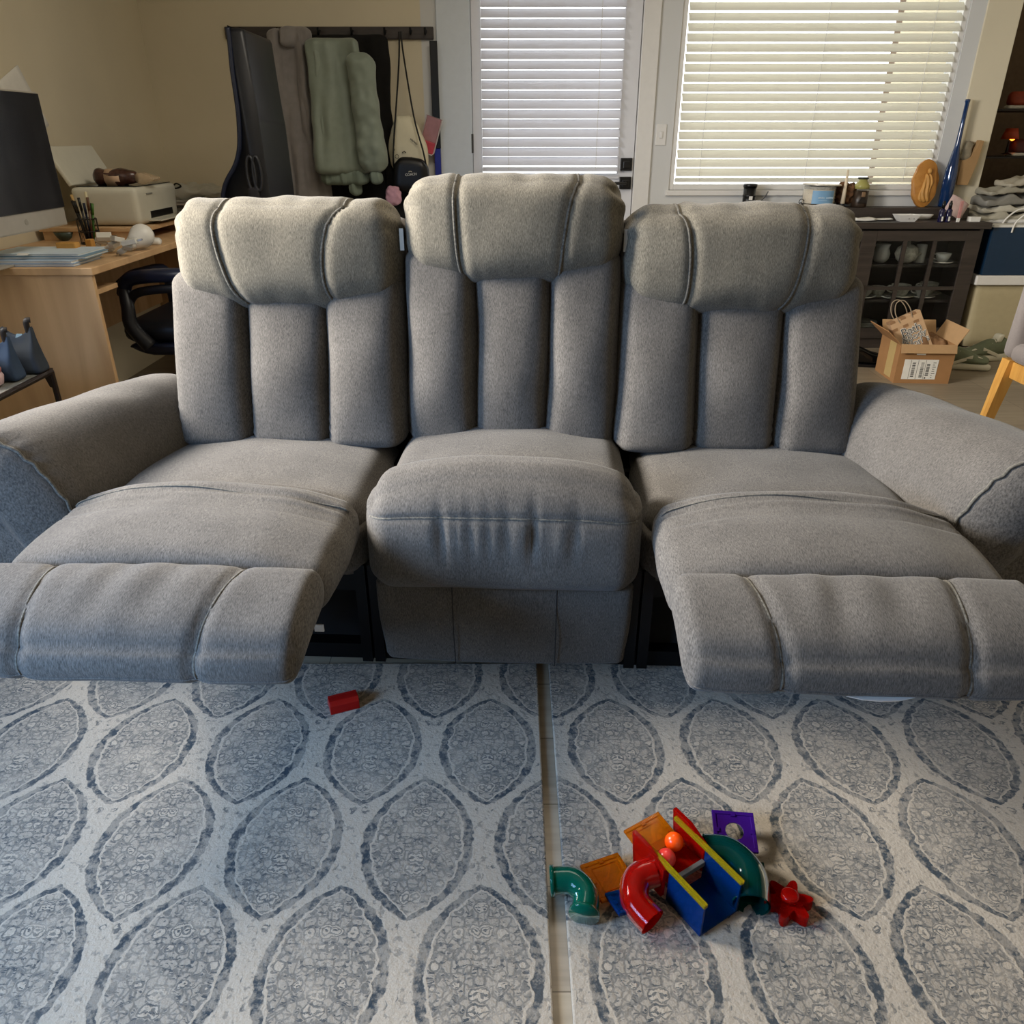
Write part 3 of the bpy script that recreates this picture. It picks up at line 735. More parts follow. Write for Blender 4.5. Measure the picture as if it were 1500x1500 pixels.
# light bulb
lb = at(200, 368, Z=.75)
bl = thing('light_bulb', 'white globe bulb lying on the desk edge', 'bulb', (lb.x, lb.y, .75))
Mb = T(.0, .02, .046) @ RX(radians(205), 4, 'Z') @ RX(radians(112), 4, 'X') @ T(0, 0, -.03)
Mb = T(.004, .035, .045) @ RX(radians(-25), 4, 'Z') @ RX(radians(-68), 4, 'X')
prof = [(.0, .062)]+[(.045*sin(a), .017+.045*cos(a)) for a in [k*pi/16 for k in range(1, 11)]]+[(.030, -.025), (.022, -.045)]
mk('globe', lathe(bmesh.new(), prof, 28, Mb), mat('bulb_opal', (.88, .87, .84), .3, var=.01), bl, True)
mk('collar', lathe(bmesh.new(), [(.0225, -.043), (.020, -.062), (.0, -.062)], 24, Mb), mat('bulb_collar', (.80, .79, .76), .35), bl, True)
mk('socket', lathe(bmesh.new(), [(.0, -.0635), (.0145, -.063), (.0150, -.055), (.0165, -.055), (.0165, -.068), (.006, -.069), (.005, -.066), (0, -.066)], 20, Mb), mat('bulb_socket', (.78, .78, .76), .3), bl, True)
# white plug adapters in a heap
for i in range(9):
    c = at(142+i*6.2+random.uniform(-2, 2), 360-8*(i % 3)+i*1.3, Z=.765+.018*(i % 3)); o = thing('plug_adapter', ['white', 'small white', 'larger white'][i % 3]+' plug adapter in the heap beside bulb', 'adapter', c, group='white plug adapters heaped on desk' if False else None)
    o.rotation_euler = (random.uniform(-.5, .5), random.uniform(-.6, .6), random.uniform(0, 3)); k = .8+.35*(i % 3)
    mk('adapter_body', B(-.018*k, .018*k, -.012*k, .012*k, -.009, .009, bev=.002), mat('adapter_white', (.84, .83, .79), .4, var=.02), o)
    for s_ in (-1, 1): mk('prong', B(.018*k, .030*k, s_*.005-.001, s_*.005+.001, -.003, .003), CHROME, o)
    o['label'] = ['white plug adapter heaped left of the bulb, nearest the pens', 'white plug adapter lying second in the row by bulb', 'blocky adapter at top left of the white heap', 'white adapter in the front of the heap beside bulb', 'middle white adapter of the heap', 'tall white adapter standing up in the heap', 'white adapter low in the heap near the bulb', 'white adapter just left of the round bulb', 'white adapter half under the round bulb'][i]; o['group'] = 'white plug adapters heaped on the desk'
# notebooks and papers at the near desk edge
def book(x0, x1, y0, y1, z, h, col, label, rz=0, nm='notebook'):
    o = thing(nm, label, 'notebook', ((x0+x1)/2, (y0+y1)/2, z), rz, 'notebooks stacked at the near end of the desk'); hx, hy = (x1-x0)/2, (y1-y0)/2
    mk('page_block', B(-hx+.003, hx-.003, -hy+.003, hy-.003, .001, h-.001), PAPER, o); cm = mat('cover_'+nm+str(round(z*1000)), col, .5, var=.05)
    mk('cover', B(-hx, hx, -hy, hy, 0, .0012), cm, o); mk('cover', B(-hx, hx, -hy, hy, h-.0012, h), cm, o); return o
book(-1.93, -1.50, 2.73, 2.93, .751, .008, (.62, .70, .80), 'pale blue spiral notebook at bottom of the desk stack', .02)
book(-1.87, -1.50, 2.74, 2.95, .760, .009, (.70, .78, .86), 'light blue notebook second from the bottom of desk stack', -.03)
book(-1.84, -1.48, 2.77, 2.96, .770, .008, (.45, .58, .66), 'teal notebook third in the desk stack', .05)
book(-1.82, -1.50, 2.78, 2.98, .779, .007, (.80, .86, .90), 'white-blue notebook on top of the desk stack', .0)
single('paper_sheet', soft(.20, .16, .004, .001, lambda q, p: q+Vector((0, 0, .006+.005*sin(q.x*30))), .02), PAPER, 'loose white sheets at the left edge of the desk', 'paper', (-1.97+.05, 2.80, .752), None, True, (0, 0, .3))
single('sticky_note_tab', B(-.018, .018, -.01, .01, 0, .001), PAPER, 'white index tab sticking out over the blue notebooks', 'tab', (-1.68, 2.762, .7865), rot=(.2, 0, .1))
single('wooden_ruler', B(-.10, .10, -.012, .012, 0, .006, bev=.001), TAN, 'short wooden bar lying behind the blue notebooks', 'ruler', (-1.68, 3.04, .751), rot=(0, 0, .15))
single('paper_strip', soft(.18, .03, .003, .001, lambda q, p: q+Vector((0, 0, .012*(1-p[0]**2)+.003)), .012), mat('manila', (.76, .66, .48), .7), 'cream paper strip curling on the desk by the screen', 'paper', (-1.80, 2.98, .751), None, True, (0, 0, .1))
o = single('ceramic_bowl', lathe(bmesh.new(), [(.02, 0), (.035, .012), (.045, .035), (.041, .035), (.03, .012), (0, .008)], 20), mat('green_glaze', (.26, .31, .27), .3, var=.2), 'small dark green bowl on the desk by screen', 'bowl', (at(98, 352, Z=.75).x, at(98, 352, Z=.75).y, .75), None, True)
single('computer_mouse', soft(.11, .055, .028, .013, lambda q, p: q+Vector((0, 0, .014-.004*p[0])), .006), mat('mouse_white', (.86, .86, .84), .3), 'white flat mouse on the desk right of bulb', 'mouse', (-1.50, 3.33, .751), None, True, (0, 0, .3))
# plastic bag and papers behind the printer
for i in range(5):
    z = .804+.013*i
    single('magazine', B(-.13, .13, -.10, .10, 0, .011, bev=.002), mat('magazine_'+str(i), [(.55, .55, .52), (.75, .74, .70), (.42, .42, .42), (.80, .79, .76), (.66, .66, .64)][i], .5, var=.1), ['grey magazine at the bottom of pile behind printer', 'white magazine second from bottom behind the printer', 'dark magazine in the middle of the pile behind printer', 'white magazine second from top behind the printer', 'light grey magazine topping the pile behind printer'][i], 'magazine', (-1.60+random.uniform(-.02, .02), 4.22+random.uniform(-.02, .02), z), 'magazines piled behind the printer', rot=(0, 0, random.uniform(-.15, .15)))
def bagw(q, p): q.z += .030*nz(q, 14)+.010*nz(q, 45); q.z = q.z*(1-.4*abs(p[0])**2); return q+Vector((0, 0, .03))
single('plastic_bag', soft(.26, .16, .06, .03, bagw, .009), mat('white_plastic_film', (.82, .81, .76), .3, var=.03, alpha=.92), 'crumpled white plastic bag on the magazines behind printer', 'bag', (-1.58, 4.20, .872), None, True)
bw = thing('hair_bow', 'small black bow on the white plastic bag', 'bow', (-1.68, 4.12, .925))
for s_ in (-1, 1): mk('bow_loop', tube(bmesh.new(), bez([(0, 0, 0), (s_*.025, -.005, .018), (s_*.045, 0, .006), (s_*.02, 0, -.004), (0, 0, 0)], 5), .004, 6), BLK, bw)

# --- office chair pushed under the desk
oc = thing('office_chair', 'dark office chair with curved armrest pushed under desk', 'office chair', (-1.28, 3.40, 0))
Wd('seat', soft(.48, .50, .085, .04, lambda q, p: q+Vector((-1.30, 3.28, .455)), .03), DKG, oc, True)
Wd('seat_shell', soft(.44, .46, .06, .028, lambda q, p: Vector((q.x*(1+.1*p[2]), q.y*(1+.1*p[2]), q.z))+Vector((-1.28, 3.26, .385)), .03), NAVY, oc, True)
for sg in (-1, 1):
    x = -1.30+sg*.25
    A = bez([(x+.05, 3.04, .64), (x+.05, 3.12, .655), (x+.05, 3.22, .655), (x+.05, 3.42, .64), (x+.05, 3.47, .58), (x+.05, 3.48, .46)], 6)
    Wd('armrest', tube(bmesh.new(), A, .022, 10), NAVY, oc, True)
    A = bez([(x+.06, 3.03, .62), (x+.075, 3.0, .56), (x+.08, 2.99, .49), (x+.13, 3.0, .41)], 6)
    Wd('arm_support', tube(bmesh.new(), A, [.022+.008*(i/len(A)) for i in range(len(A))], 10), DKG, oc, True)
A = bez([(-1.50, 3.04, .60), (-1.47, 3.03, .655), (-1.38, 3.01, .675), (-1.20, 2.97, .685), (-1.04, 3.02, .66)], 6)
Wd('back_rim', tube(bmesh.new(), A, .026, 10), NAVY, oc, True)
A = bez([(-1.48, 3.03, .57), (-1.44, 3.015, .61), (-1.34, 2.99, .63), (-1.18, 2.97, .64), (-1.05, 3.02, .61)], 6)
Wd('back_rim', tube(bmesh.new(), A, .017, 10), DKG, oc, True)
Wd('gas_post', tube(bmesh.new(), [(-1.28, 3.28, .09), (-1.28, 3.28, .37)], .025, 12), BLK, oc)
for k in range(5):
    a = k*2*pi/5+.3; Wd('base_leg', tube(bmesh.new(), [(-1.28, 3.28, .10), (-1.28+.26*cos(a), 3.28+.26*sin(a), .06)], [.028, .016], 8), BLK, oc)
    Wd('caster', lathe(bmesh.new(), [(.0, -.02), (.024, -.02), (.026, 0), (.024, .02), (0, .02)], 14, T(-1.28+.26*cos(a), 3.28+.26*sin(a), .026) @ RX(radians(90), 4, 'X')), BLK, oc)
def cl(q, p): q.z += .02*nz(q, 22)+.010*nz(q, 50); q.z *= 1-.5*abs(p[0]*p[1]); return q+Vector((0, 0, .03))
single('folded_garment', soft(.20, .20, .05, .025, cl, .01), mat('blue_garment', (.16, .20, .34), .9, var=.4, scale=25), 'crumpled blue garment on the office chair seat', 'garment', (-1.22, 3.22, .50), None, True)
single('folded_garment', soft(.18, .20, .06, .028, cl, .01), mat('black_print_garment', (.10, .09, .09), .9, var=.7, scale=30), 'crumpled black patterned garment behind blue one on chair', 'garment', (-1.24, 3.40, .50), None, True)

# --- gaming chair behind the sofa
gc = thing('gaming_chair', 'tall black and navy gaming chair behind the sofa', 'gaming chair', (-1.2, 3.89, 0))
XR = at(420, 240, Y=4.10).x; CY = 3.70
le = [(.50, .16), (.70, .185), (.88, .195), (.94, .185), (.985, .160), (1.03, .125), (1.08, .100), (1.14, .085), (1.25, .075), (1.40, .075), (1.50, .07), (1.55, .07)]
sil = bez([Vector((-w_, z, 0)) for z, w_ in le], 4); pol = [(p.x, p.y) for p in sil]+[(0, 1.55), (.015, 1.2), (.02, .9), (0, .50)]
b = bmesh.new(); prism(b, pol, -.21, .21, T(XR, CY+.19, 0) @ RX(radians(90), 4, 'X'), .018); Wd('backrest', b, DKG, gc, True)
for yy in (CY-.02, CY+.40): Wd('piping', tube(bmesh.new(), [(XR+p.x+.006, yy, p.y) for p in sil], .010, 8), NAVY, gc, True)
Wd('seat', soft(.46, .44, .11, .05, lambda q, p: q+Vector((XR-.27, CY+.19, .45)), .03), DKG, gc, True)
PX, PY = XR-.2, CY+.19
Wd('gas_post', tube(bmesh.new(), [(PX, PY, .09), (PX, PY, .42)], .028, 12), BLK, gc)
for k in range(5):
    a = k*2*pi/5; Wd('base_leg', tube(bmesh.new(), [(PX, PY, .11), (PX+.30*cos(a), PY+.30*sin(a), .065)], [.03, .018], 8), BLK, gc)
    Wd('caster', lathe(bmesh.new(), [(.0, -.02), (.026, -.02), (.028, 0), (.026, .02), (0, .02)], 14, T(PX+.30*cos(a), PY+.30*sin(a), .028) @ RX(radians(90), 4, 'X')), BLK, gc)
for s_ in (0, 1):
    cx = XR-.045+s_*.026
    Wd('harness_loop', tube(bmesh.new(), [(cx+.018*cos(a*pi/10), CY-.032, 1.005+.070*sin(a*pi/10)) for a in range(20)], .007, 6, closed=True), mat('strap_grey', (.16, .16, .17), .4), gc, True)
Wd('harness_pad', soft(.050, .02, .10, .009, lambda q, p: q+Vector((XR-.045, CY-.03, .90)), .01), mat('black_webbing', (.14, .13, .14), .7), gc, True)

# --- coats on the wall hooks
rk = thing('coat_rack', 'dark wall rail with hooks behind the hanging coats', 'coat rack', (-1.05, YW, 1.66))
mk('rail', B(-.52, .62, -.022, 0, -.03, .03, bev=.004), DARKW, rk)
hooks = [-.42, -.22, 0, .18, .36, .50, .58]
for hx in hooks: mk('hook', tube(bmesh.new(), bez([(hx, -.02, .01), (hx, -.05, .0), (hx, -.07, -.01), (hx, -.075, .02)], 4), .006, 6), BLACK, rk)
HOOD = mat('grey_fleece', (.52, .50, .49), .95, var=.08, sheen=.3); SAGE = mat('sage_nylon', (.50, .54, .49), .55, var=.05, sheen=.2); DCOAT = mat('black_wool', (.05, .045, .04), .95, var=.3)
def garment(name, w, h, d, fold, seed, m, parent, loc, taper=0, hem=0):
    def fn(q, p):
        x, y, z = q; u, v, wv = p
        x *= 1+taper*(-wv)
        y += d*.55*nz((x*fold, 0, z*1.6), 1, seed)+ .5*d*.35*nz((x*fold*2.3, 0, z*5), 1, seed+4)*1.0
        x += .012*nz((0, 0, z*9), 1, seed); z += hem*nz((x*12, 0, 0), 1, seed)*(1 if wv < 0 else 0)
        return Vector((x, y, z))+Vector(loc)
    return Wd(name, soft(w, d, h, (min(w/2, .05), d*.45, .03), fn, .011), m, parent, True)
Yc = 4.80
p1 = at(451, 240, Y=Yc); h = thing('hoodie', 'grey fleece coat hanging left of the sage jacket', 'coat', (p1.x, YW-.06, 1.62))
garment('coat_body', .20, .90, .09, 16, 3, HOOD, h, (p1.x-.05, Yc+.03, 1.22), .05)
garment('sleeve', .12, .80, .075, 20, 9, HOOD, h, (p1.x+.045, Yc+.04, 1.17), .08)
garment('collar', .16, .10, .09, 14, 5, HOOD, h, (p1.x, Yc+.01, 1.63))
p2 = at(515, 240, Y=Yc)
j = thing('bomber_jacket', 'sage green puffy bomber jacket hanging beside grey coat', 'jacket', (p2.x, YW-.06, 1.62))
garment('jacket_body', .30, .66, .11, 10, 21, SAGE, j, (p2.x-.035, Yc-.05, 1.29), .05)
garment('hem_band', .27, .085, .085, 30, 23, mat('sage_rib', (.48, .53, .48), .9, var=.1, scale=60, stretch=(3, 1, .3)), j, (p2.x-.03, Yc-.05, .945))
def slv(q, p):
    x, y, z = q; u, v, wv = p
    k = 1+.045*sin(z*34)+.16*g(wv+.70, .22); x *= k; y *= k
    x += .04*(1-wv)*.5+.008*nz((x, y, z), 18, 3); y += .010*nz((x, y, z), 22, 8)
    return Vector((x+p2.x+.105, y+Yc-.10, z+1.26))
Wd('sleeve', soft(.145, .10, .58, (.05, .045, .06), slv, .010), SAGE, j, True)
garment('cuff', .075, .075, .06, 30, 33, mat('sage_rib', (.48, .53, .48), .9), j, (p2.x+.15, Yc-.10, .945))
garment('sleeve', .10, .62, .09, 14, 37, SAGE, j, (p2.x-.09, Yc-.06, 1.27), .02); garment('cuff', .07, .08, .06, 30, 35, mat('sage_rib', (.48, .53, .48), .9), j, (p2.x+.02, Yc-.04, .885))
p3 = at(520, 270, Y=4.88)
dc = thing('wool_coat', 'long black coat hanging behind the sage jacket', 'coat', (p3.x, YW-.03, 1.62)); garment('coat_body', .50, 1.02, .05, 14, 51, DCOAT, dc, (p3.x-.01, 4.90, 1.14))
# bags
wb = at(597, 216, Y=4.82)
BEIGE = mat('cream_nylon', (.84, .81, .70), .6, var=.03)
bp = thing('backpack', 'small cream backpack with black print on a hook', 'backpack', (wb.x, 4.86, .98))
def bpf(q, p):
    x, y, z = q; u, v, wv = p; x *= 1-.42*ss(-.2, 1, wv)-.05*ss(0, -1, wv); y -= .012*(1-u*u); z += .003*nz((x, y, z), 18)
    r_ = radians(7); x, z = x*cos(r_)+z*sin(r_)*-.6, z
    return Vector((x+wb.x, y+4.83, z+1.105))
Wd('bag_body', soft(.225, .09, .30, (.06, .035, .07), bpf, .012), BEIGE, bp, True)
BLKT = mat('black_print', (.05, .05, .05), .5)
b = bmesh.new()
for i in range(7): box(b, -.024+.007*i, -.0195+.007*i, -.0006, .0006, -.003-.001*(i % 3), .003+.0015*(i % 2))
o = mk('print_strokes', b, BLKT, bp); o.location = (.045, -.100, .145); o.rotation_euler = (0, radians(38), 0)
b = bmesh.new()
for (x, z, r_) in ((-.055, .07, .010), (-.015, .045, .016), (.025, .05, .017), (-.07, .105, .005)): tube(b, [(x+r_*cos(a*pi/8), -.0985, z+r_*sin(a*pi/8)) for a in range(16)], .0012, 4, closed=True)
tube(b, [(-.025, -.0985, .09), (-.012, -.0985, .097), (-.004, -.0985, .088)], .0025, 4)
mk('line_print', b, BLKT, bp)
kb = at(602, 254, Y=4.74)
cbg = thing('camera_bag', 'small black crossbody bag with silver lettering', 'handbag', (kb.x, 4.74, .86))
def cbf(q, p):
    x, y, z = q; u, v, wv = p; x *= 1-.10*ss(0, 1, wv); z -= .012*u*u*ss(0, 1, wv); r_ = radians(-6); x, z = x*cos(r_)-z*sin(r_), x*sin(r_)+z*cos(r_)
    return Vector((x+kb.x, y+4.74, z+.955))
BLKL = mat('black_leather', (.035, .035, .038), .4, var=.2)
Wd('bag_body', soft(.205, .075, .185, (.045, .03, .045), cbf, .011), BLKL, cbg, True)
text('maker_lettering', 'COACH', .018, mat('silver_letters', (.78, .76, .70), .35, .3), cbg, (.004, -.0385, .10), (radians(90), radians(-5), 0), .0006, offset=.0004)
mk('maker_emblem', tube(bmesh.new(), [(-.008, -.040, .112), (-.002, -.040, .117), (.006, -.040, .116), (.010, -.040, .113)], .0022, 5), mat('silver_letters', (.78, .76, .70), .35, .3), cbg)
Wd('strap', tube(bmesh.new(), bez([(kb.x+.09, 4.74, .99), (kb.x+.075, 4.73, 1.08), (kb.x+.03, 4.76, 1.25), (kb.x-.02, 4.85, 1.55), (kb.x-.03, 4.875, 1.66)], 5), .005, 6), BLKL, cbg)
Wd('strap', tube(bmesh.new(), bez([(kb.x-.095, 4.75, .98), (kb.x-.09, 4.75, 1.10), (kb.x-.05, 4.86, 1.5), (kb.x-.04, 4.875, 1.66)], 5), .005, 6), BLKL, cbg)
bk = at(590, 300, Y=4.86)
single('black_tote', soft(.20, .07, .50, (.03, .03, .03), lambda q, p: Vector((q.x+.004*nz(q, 9), q.y, q.z-.25)), .03), mat('black_canvas', (.045, .045, .045), .9), 'plain black tote bag hanging beneath the crossbody bag', 'bag', (bk.x+.01, 4.87, 1.02), None, True)
pm_ = at(577, 285, Y=4.70)
def pf2(q, p): k = 1+.10*nz(q, 45); return q*k
single('pompom', soft(.085, .06, .10, .03, lambda q, p: q*(1+.18*nz(q, 50))*(1-.25*p[2]*.5), .006), mat('pink_plush', (.78, .60, .66), .9, var=.12), 'fluffy pink charm hanging under the black bag', 'charm', (pm_.x, 4.68, pm_.z), None, True)
ip = at(622, 195, Y=4.86)
idp = thing('zip_pouch', 'clear and pink pouch hanging beside white backpack', 'pouch', (ip.x, 4.88, ip.z-.10), rot=(0, radians(18), 0))
mk('clear_front', B(-.042, .042, -.008, .0, .06, .19, bev=.004), mat('rosy_clear', (.62, .45, .46), .3), idp); mk('pink_panel', B(-.042, .042, -.012, -.001, -.0, .062, bev=.005), mat('coral_pink', (.72, .25, .31), .5), idp)
b = bmesh.new(); tube(b, [(-.045, -.008, 0.01), (-.035, -.008, -.004), (.035, -.008, -.004), (.045, -.008, .01), (.045, -.008, .19), (-.045, -.008, .19)], .004, 6, closed=True); mk('edge_binding', b, mat('pale_binding', (.75, .70, .70), .5), idp)
ln = at(640, 220, Y=4.86)
l2 = thing('lanyard_strap', 'black and royal blue strap hanging at the panel edge', 'strap', (ln.x, 4.90, .90))
mk('blue_strap', B(-.018, .018, -.006, 0, -.08, .19, bev=.002), mat('royal_blue', (.12, .18, .55), .6), l2); mk('black_strap', B(-.021, .021, -.012, -.001, .19, .72, bev=.002), BLK, l2)
mk('snap', lathe(bmesh.new(), [(.008, 0), (.006, .004), (0, .005)], 12, T(-.004, -.012, .235) @ RX(radians(90), 4, 'X')), CHROME, l2); mk('black_end', B(-.018, .018, -.007, 0, -.16, -.08, bev=.002), BLK, l2)
pr_ = at(658, 190, Y=4.93)
single('brown_card', B(-.06, .06, -.004, 0, -.16, .25, bev=.001), mat('kraft_grey', (.58, .53, .46), .8), 'beige card strip hanging behind the blue strap', 'card', (at(652, 200, Y=4.94).x-.01, 4.945, 1.17))

# --- side table at far left with bags
st = thing('side_table', 'low metal-framed side table with glass top at far left', 'side table', (-1.75, 2.10, 0))
BRZ = mat('bronze_metal', (.16, .11, .08), .4, .4, var=.2)
z = .50; x1, x0, y0, y1 = -1.42, -2.0, 1.75, 2.32
Wd('glass_top', B(x0+.01, x1-.01, y0+.01, y1-.01, z-.004, z+.004), mat('grey_glass', (.55, .55, .52), .15, var=.05), st)
b = bmesh.new(); tube(b, [(x1, y0, z), (x1, y1, z), (x0, y1, z), (x0, y0, z)], .009, 6, closed=True); Wd('top_rim', b, BRZ, st)
b = bmesh.new(); tube(b, [(x1, y0, .13), (x1, y1, .13), (x0, y1, .13), (x0, y0, .13)], .008, 6, closed=True); Wd('lower_rim', b, BRZ, st)
for x in (x0, x1):
    for y in (y0, y1):
        Wd('leg', tube(bmesh.new(), [(x, y, 0), (x, y, z)], .009, 8), BRZ, st)
Wd('corner_bracket', prism(bmesh.new(), [(0, 0), (-.055, 0), (-.05, -.010), (-.022, -.02), (-.012, -.055), (0, -.06)], -.01, .01, T(x1+.002, y1, z+.009) @ RX(radians(90), 4, 'X') @ RX(0, 4, 'Y')), BRZ, st)
def sack(nm, lbl, x, y, s, m, band):
    t = thing(nm, lbl, 'bag', (x, y, .505), group='blue-grey bags on the side table')
    def fn(q, p):
        u, v, wv = p; xx = q.x*(1+.22*ss(.2, -1, wv)-.25*ss(.3, 1, wv)*(1-abs(u)**2)); yy = q.y*(1-.7*ss(-.2, 1, wv)); zz = q.z+.045*ss(.3, 1, wv)*abs(u)**3
        return Vector((xx*s, yy*s+.003*nz(q, 20), zz*s+.095*s))
    mk('bag_body', soft(.155, .11, .19, (.02, .03, .02), fn, .010), m, t, True)
    b = bmesh.new(); tube(b, bez([(.055*s, 0, .20*s), (.060*s, -.005, .245*s), (.066*s, -.005, .262*s), (.080*s, 0, .262*s)], 4), .014*s, 8); mk('rolled_tab', b, mat('dark_tab', (.14, .12, .11), .6), t, True)
    b = prism(bmesh.new(), [(-.075*s, .02*s), (-.045*s, .02*s), (.03*s, .20*s), (.0*s, .20*s)], -.002, .002, T(0, -.044*s, 0) @ RX(radians(80), 4, 'X')); mk('pale_stripe', b, band, t)
    return t
BG1 = mat('slate_blue_fabric', (.17, .20, .24), .8, var=.08); BG2 = mat('denim_blue_fabric', (.17, .24, .33), .8, var=.08); BAND = mat('pale_blue_band', (.47, .56, .60), .5)
q1 = at(42, 545, Z=.505); sack('pouch_bag', 'slate blue bag standing further back on side table', q1.x+.0, q1.y-.0, .60, BG1, BAND)
q2 = at(14, 556, Z=.505); sack('pouch_bag', 'bright denim-blue bag standing in front on the side table', q2.x-.01, q2.y+.0, .56, BG2, BAND)
q3 = at(-4, 560, Z=.505)
pj = thing('pink_pot', 'pink and white pot at the very left edge', 'pot', (q3.x, q3.y-.05, .505)); mk('pot_body', lathe(bmesh.new(), [(.03, 0), (.045, .008), (.05, .03), (.045, .04)], 24), mat('pale_pink', (.82, .70, .70), .4), pj, True)
mk('lid', lathe(bmesh.new(), [(.046, .041), (.048, .05), (.035, .072), (0, .080)], 24), mat('rose_pink', (.70, .45, .42), .4), pj, True)

# --- glass-fronted cabinet
Yf = 4.603; X0, X1 = 1.30, 2.665
cb = thing('display_cabinet', 'dark brown glass-door cabinet with china under the window', 'cabinet', (2.0, 4.70, 0))
ZT = .718
Wd('top', B(X0-.02, X1+.03, Yf-.02, 4.925, ZT-.035, ZT, bev=.003), DARKW, cb)
Wd('side_panel', B(X1-.02, X1, Yf, 4.92, 0, ZT-.036), DARKW, cb); Wd('side_panel', B(X0, X0+.02, Yf, 4.92, 0, ZT-.036), DARKW, cb)
Wd('back_panel', B(X0+.02, X1-.02, 4.90, 4.915, .03, ZT-.036), DARKW, cb); Wd('plinth', B(X0+.02, X1-.02, Yf+.02, 4.90, 0, .06), DARKW, cb)
Wd('divider', B(1.97, 1.99, Yf+.025, 4.90, .06, ZT-.036), DARKW, cb)
Wd('back_ledge', B(X0, X1, 4.80, 4.925, ZT, ZT+.06, bev=.002), DARKW, cb)
ZL = ZT+.061
for z in (.062, .27, .47): Wd('shelf', B(1.99, X1-.02, Yf+.03, 4.90, z, z+.015), DARKW, cb)
def gdoor(x0, x1, nm):
    b = bmesh.new(); f = .085 if nm else .07; zb, zt = .065, ZT-.045
    box(b, x0, x0+f, Yf-.001, Yf+.02, zb, zt, bev=.002); box(b, x1-f, x1, Yf-.001, Yf+.02, zb, zt, bev=.002)
    box(b, x0+f, x1-f, Yf-.001, Yf+.02, zb, zb+.06); box(b, x0+f, x1-f, Yf-.001, Yf+.02, zt-.055, zt)
    iw = (x1-x0-2*f)/3
    for k in (1, 2): box(b, x0+f+iw*k-.011, x0+f+iw*k+.011, Yf+.002, Yf+.018, zb+.06, zt-.055)
    box(b, x0+f, x1-f, Yf+.003, Yf+.017, .345, .365)
    d_ = Wd('door', b, DARKW, cb)
    mk('glass_pane', B(x0+f-2.0, x1-f-2.0, Yf+.009-4.70, Yf+.012-4.70, zb+.06, zt-.055), mat('cabinet_glass', (.92, .94, .95), .03, trans=1, var=0, ior=1.15), d_)
    mk('knob', lathe(bmesh.new(), [(.005, 0), (.006, .012), (.014, .018), (.012, .026), (0, .029)], 14, T(x0+.035-2.0, Yf-4.70, .37) @ RX(radians(90), 4, 'X')), mat('antique_knob', (.20, .17, .15), .35, .6), d_)
gdoor(1.985, X1-.003, True); gdoor(1.303, 1.978, True)
# china inside
CHINA = mat('white_china', (.70, .69, .65), .2, var=.04); FLOR = mat('floral_china', (.68, .66, .60), .25, var=.25, scale=60)
def cup(nm, lbl, x, y, z, s, m, handle=True, saucer=True, grp='cups on the cabinet shelves'):
    t = thing(nm, lbl, 'cup', (x, y, z), group=grp)
    if saucer: mk('saucer', lathe(bmesh.new(), [(.02*s, 0), (.045*s, .006*s), (.065*s, .014*s), (.064*s, .016*s), (.03*s, .006*s), (0, .005*s)], 24), m, t, True)
    mk('cup_bowl', lathe(bmesh.new(), [(.018*s, .007*s), (.028*s, .015*s), (.040*s, .04*s), (.044*s, .062*s), (.041*s, .062*s), (.036*s, .04*s), (.02*s, .015*s), (0, .012*s)], 24), m, t, True)
    if handle: mk('handle', tube(bmesh.new(), bez([(-.036*s, 0, .055*s), (-.06*s, 0, .055*s), (-.062*s, 0, .035*s), (-.034*s, 0, .025*s)], 5), .004*s, 6), m, t, True)
    return t
def vase(nm, lbl, cat, x, y, z, prof, m, s=1, parts=True):
    t = thing(nm, lbl, cat, (x, y, z)); mk('body', lathe(bmesh.new(), [(r*s, h*s) for r, h in prof], 24), m, t, True); return t
zs3, zs2, zs1 = .486, .286, .078
cup('teacup', 'white gold-trimmed teacup on saucer, top shelf at right', 2.50, 4.66, zs3, .95, CHINA)
t = vase('teapot', 'round floral teapot in the middle of the top shelf', 'teapot', 2.305, 4.70, zs3, [(.03, 0), (.055, .02), (.066, .05), (.055, .085), (.03, .10), (.012, .105), (.01, .12), (0, .122)], FLOR)
mk('spout', tube(bmesh.new(), bez([(.05, 0, .04), (.085, 0, .06), (.10, 0, .10)], 5), [.012]*5+[.008]*6, 8), FLOR, t, True)
vase('lidded_jar', 'cylindrical pale china mug beside the floral teapot', 'mug', 2.395, 4.72, zs3, [(.028, 0), (.03, .003), (.03, .10), (.027, .10), (.026, .006), (0, .005)], CHINA)
t = vase('milk_jug', 'white china jug at the left of top shelf', 'jug', 2.165, 4.72, zs3, [(.03, 0), (.045, .02), (.05, .05), (.038, .08), (.045, .105), (.041, .105), (.03, .08), (0, .03)], CHINA)
mk('handle', tube(bmesh.new(), bez([(-.035, 0, .095), (-.075, 0, .09), (-.07, 0, .04), (-.042, 0, .03)], 5), .005, 6), CHINA, t, True)
vase('sugar_dish', 'tiny white dish beside the jug on top shelf', 'dish', 2.075, 4.68, zs3, [(.012, 0), (.022, .012), (.025, .02), (.022, .02), (0, .006)], CHINA)
cup('teacup', 'white teacup on the middle shelf behind left panes', 2.09, 4.68, zs2, 1.1, CHINA, saucer=True)
cup('teacup', 'ribbed floral cup on middle shelf behind the left muntin', 2.19, 4.72, zs2, 1.0, FLOR)
cup('teacup', 'wide floral teacup in the centre of the middle shelf', 2.31, 4.69, zs2, 1.25, FLOR)
cup('teacup', 'white cup with curly handle right on the middle shelf', 2.44, 4.68, zs2, 1.1, CHINA)
cup('teacup', 'dim cup on the middle shelf at the far right', 2.52, 4.78, zs2, 1.2, FLOR)
